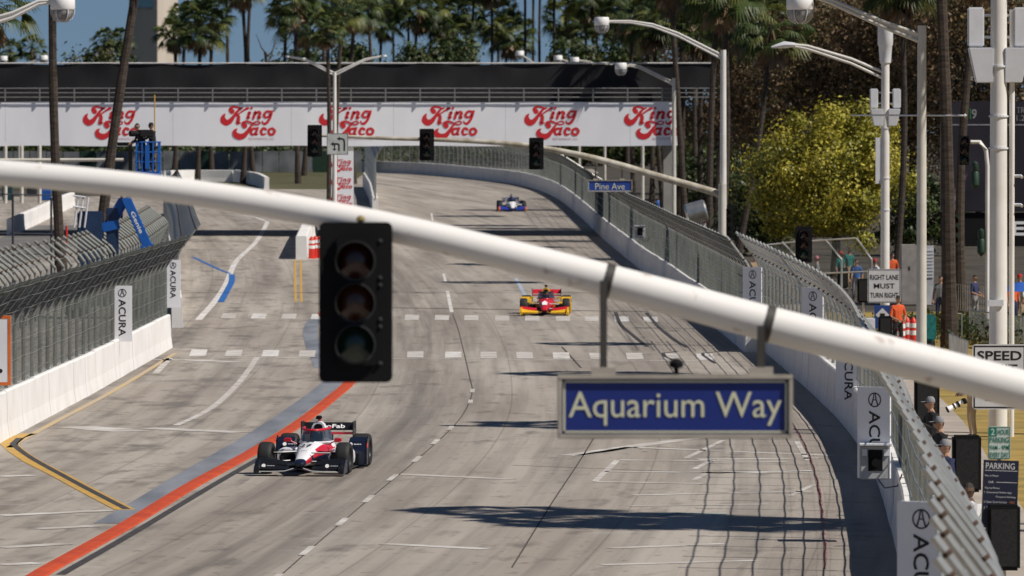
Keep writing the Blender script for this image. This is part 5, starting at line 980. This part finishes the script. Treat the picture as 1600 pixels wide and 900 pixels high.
for i, (x, y) in enumerate(((1399, 546), (1408, 547), (1417, 545), (1427, 546))): barrel(('red and white barrel nearest the blue diamond sign', 'red and white barrel second from the blue diamond sign', 'red and white barrel third from the blue diamond sign', 'red and white barrel beside the cream lamp post')[i], g(x, y), 1.0, 'red and white barrels by the marshal', .13)
b = gx(1379, 49); t = thing('warning_sign', 'blue sign with white diamond beside the orange vested marshal', 'sign', b); zc = at(1379, 493, 49).z; MB().box(-.26, .26, 0, .03, zc - .42, zc + .33).build('sign_plate', mat('blue_plate', (.02, .06, .24), .5), t); MB().prism([(0, zc - .2), (.22, zc + .02), (0, zc + .24), (-.22, zc + .02)], -.006, -.001).build('diamond', M_sign, t); MB().box(-.08, .08, -.01, -.007, zc - .03, zc + .07).build('symbol', M_sblk, t); MB().tube([(0, .06, 0), (0, .06, zc)], .03, 6).build('post', M_galv, t)
b = gx(1359, 50); o = MB().box(-.16, .16, -.2, .2, 0, at(0, 497, 50).z).build('white_cabinet', M_cell, None, bevel=.02, loc=b); tag(o, 'narrow white cabinet next to the blue diamond sign', 'cabinet')
b = gx(1432, 40); t = thing('utility_cabinet', 'grey utility cabinet with louvred side behind the cream lamp post', 'cabinet', b); z1 = at(0, 382, 40).z; MB().box(-.62, -.02, -.4, .4, 0, z1).build('case', mat('tan_grey_metal', (.36, .33, .30), .6), t, bevel=.02); MB().box(-.02, .66, -.3, .4, 0, z1 - .05).build('case', mat('pale_metal', (.55, .55, .56), .6), t)
for k in range(9): MB().box(.0, .64, -.33, -.301, z1 - .25 - k * .13, z1 - .18 - k * .13).build('louvre', M_cell, t)
for dx in (-.34, -.29): MB().box(dx, dx + .02, -.41, -.401, z1 - 1.0, z1 - .85).build('handle', M_blk, t)
# leaning spectator fence
t0 = gx(1160, 42); sf = thing('spectator_fence', 'leaning chain link fence in front of the yellow green tree', 'fence', t0); q = lambda x, y: at(x, y, 42) - t0
for x0, y0, x1, y1, yb in ((1188, 380, 1214, 404, 430), (1222, 378, 1245, 402, 430), (1290, 375, 1315, 405, 430), (1338, 372, 1362, 405, 430)):
    MB().tube([q(x0, y0), q(x1, y1), q(x1, 470)], .04, 8).build('post', M_galv, sf, True)
MB().tube([q(1165, 386), q(1240, 378), q(1338, 372)], .035, 6).build('top_rail', M_galv, sf); MB().tube([q(1170, 432), q(1362, 424)], .035, 6).build('bottom_rail', M_galv, sf)
wm = MB()
for k in range(95): u = k / 94; a, b_, c_ = q(1165 + 173 * u, 386 - 14 * u), q(1189 + 173 * u, 407 - 2 * u), q(1189 + 173 * u, 433 - 8 * u); wm.tube([a, b_, c_], .004, 3, 0, False)
for k in range(16): u = k / 15; a, b_ = (q(1165 + 24 * u, 386 + 21 * u), q(1338 + 24 * u, 372 + 33 * u)) if u < 1.1 else (0, 0); wm.tube([a, b_], .004, 3, 0, False); wm.tube([q(1189, 407 + 26 * u), q(1362, 405 + 20 * u)], .004, 3, 0, False)
tag(wm.build('wire_mesh', M_wire, sf), kind='stuff')
def crowd_barrier(label, p0, p1, h=1.1):
    A, B = Vector(p0), Vector(p1); t = thing('crowd_barrier', label, 'barrier', A, group='steel barriers'); d = B - A
    for z in (.15, h): MB().tube([(0, 0, z), (d.x, d.y, z)], .022, 6).build('rail', M_galv, t)
    n = max(2, int(d.length / .16))
    for k in range(n + 1): u = k / n; MB().tube([(d.x * u, d.y * u, 0 if k in (0, n) else .15), (d.x * u, d.y * u, h)], .022 if k in (0, n) else .009, 5).build('bar', M_galv, t)
crowd_barrier('steel barrier standing between the palm trunk and curving palm', gx(1484, 56), gx(1512, 58), 1.15); crowd_barrier('long steel barrier under the dark video screen', gx(1480, 42), gx(1620, 43)); crowd_barrier('steel barrier beside the flower bed beyond the antenna pole', gx(1515, 49), gx(1600, 51)); crowd_barrier('short steel barrier in front of the flower bed', gx(1478, 50), gx(1503, 50))
# video screen
c = at(1560, 280, 40); t = thing('video_screen', 'large dim video screen behind the thick antenna pole', 'screen', (c.x, c.y, zg(c.y))); z0, z1 = at(0, 330, 40).z, at(0, 158, 40).z
M_scr = mat('dim_screen', (.012, .012, .018), .4, col2=(.028, .024, .035), scale=.5); M_dim = mat('dim_grey_pixels', (.28, .28, .30), .5, var=.2); M_dimp = mat('dim_pink_pixels', (.14, .08, .10), .5)
MB().box(-2.25, 2.4, 0, .4, z0 - .02, z1).build('panel', M_scr, t, bevel=.03); MB().box(-2.15, 2.3, -.012, -.002, z1 - .95, z1 - .9).build('screen_line', M_dim, t)
lettering('9', .2, .38, M_dim, t, (-.95, -.015, z1 - .5), bold=.02); lettering('15 TO GO', .9, .12, mat('dim_pixels', (.10, .10, .11), .5), t, (-1.75, -.015, z1 - .55)); lettering('TRU', .5, .22, M_dim, t, (.95, -.015, z1 - .35)); lettering('1.27', .5, .22, M_dim, t, (.95, -.015, z1 - .66)); MB().box(-1.12, -1.08, -.015, -.002, z1 - .7, z1 - .3).build('screen_line', mat('green_pixels', (.03, .25, .06), .5), t)
em = MB().add([(-1.75 + .32 * math.cos(a * math.pi / 10), -.012, z0 + .35 + .3 * math.sin(a * math.pi / 10)) for a in range(20)], [tuple(range(20))]).build('screen_emblem', M_dim, t); MB().add([(-2.05, -.014, z0 + .5), (-1.45, -.014, z0 + .7), (-1.2, -.014, z0 + 1.5), (-1.6, -.014, z0 + 1.0)], [(0, 1, 2, 3)]).build('screen_shape', M_dimp, t); MB().box(-1.98, -1.52, -.016, -.0135, z0 + .3, z0 + .42).build('emblem_bar', mat('dim_blue_pixels', (.04, .09, .2), .5), em)
MB().box(-2.25, 2.4, .1, .35, at(0, 385, 40).z, z0 - .05).build('banner', M_blk, t)
for tx, x_ in (('A', -.2), ('E', .78), ('C', 1.35)): lettering(tx, .5, .55, M_lwhite, t, (x_, .09, at(0, 357, 40).z), bold=.03)
for x in (-2.1, 2.2): MB().box(x - .1, x + .1, .1, .3, -.1, at(0, 385, 40).z - .002).build('leg', M_blk, t)
# small things among the palms and on the far side
b = gx(1099, 33); o = MB().prism([(-.12, .9), (.1, .9), (.14, 2.6), (.02, 2.75), (-.12, 2.6)], -.01, .01); t = thing('feather_flag', 'white feather flag with red marks among the palm trunks', 'flag', b); o.build('flag_cloth', mat('white_flag', (.7, .68, .68), .8), t); MB().tube([(-.13, 0, 0), (-.13, 0, 2.8)], .02, 6).build('pole', M_galv, t)
for z in (1.3, 2.2): MB().lathe([(0, 0), (.1, 0)], 12, 0, Matrix.Translation((0, -.015, z)) @ RX).build('mark', M_red, t)
c = at(1088, 332, 33); o = MB().lathe([(0, -.5), (.45, -.5), (.52, -.42), (.52, .42), (.45, .5), (.3, .42), (0, .42)], 20, 0, Matrix.Rotation(R(75), 4, 'Y')).build('silver_drum', mat('silver_metal', (.55, .55, .52), .3, .8, var=.1), None, True, loc=c); tag(o, 'large silver drum lying behind the far fence by the palms', 'drum')
t = MB(); [t.tube([Vector((dx, 0, zg(c.y) - c.z)), Vector((dx, 0, -.4))], .05, 6) for dx in (-.3, .3)]
o.location = c; t.build('stand', M_galv, o)
b = gx(1595, 50); t = thing('blue_umbrella', 'blue umbrella cut by the frame edge beyond the antenna pole', 'umbrella', b); zz = at(0, 440, 50).z; MB().lathe([(0, zz), (.3, zz - .08), (.62, zz - .3)], 12).build('canopy', mat('blue_canopy', (.02, .1, .42), .7), t, True); MB().tube([(0, 0, 0), (0, 0, zz)], .02, 6).build('pole', M_galv, t)
b = gx(1452, 52); t = thing('covered_crate', 'crate under crumpled teal cover beside the cream lamp post', 'crate', b); tm = mat('teal_cover', (.01, .20, .20), .7, var=.25, scale=6)
MB().box(-.16, .2, -.2, .2, .5, 1.3).build('cover', tm, t, bevel=.07); MB().box(-.13, .17, -.15, .15, 0, .5).build('crate_box', M_dk, t)
for i, (x, y) in enumerate(((97, 383), (104, 384))): p = g(x, y); o = MB().tube([(0, 0, 0), (0, 0, 1.05)], .06, 8).build('delineator', M_rbar, None, True, loc=(p[0], p[1], zg(p[1]))); tag(o, ('slim red marker post by the white side wall, nearer the edge', 'slim red marker post by the white side wall, nearer the palm')[i], 'marker post', 'red marker posts')
p0, p1 = gx(20, 36), gx(80, 35.5); t = thing('pipe_railing', 'dark pipe railing before the white side wall', 'railing', p0)
d = p1 - p0
for u in (0, 1): MB().tube([(d.x * u, d.y * u, 0), (d.x * u, d.y * u, 3.9 - .2 * u)], .05, 6).build('post', M_dk, t)
for z in (1.3, 2.2, 3.9): MB().tube([(-.8, 0, z), (d.x + .1, d.y, z - .1)], .03, 6).build('rail', M_dk, t)
for i, (px, sc_, colr) in enumerate(((12, 22, (.012, .05, .06)), (72, 22, (.01, .09, .35)), (50, 21, (.04, .04, .045)))):
    b = gx(px, sc_); o = MB().box(-.35, .35, -.4, .4, 0, 2.0 if i < 2 else 1.5).build('portable_cabin', mat(f'cabin_{i}', colr, .6), None, bevel=.04, loc=b); tag(o, ('dark teal cabin at the frame edge beneath the bridge', 'bright blue portable cabin behind the cream posts', 'low black cabinet between the cream posts')[i], 'cabin')
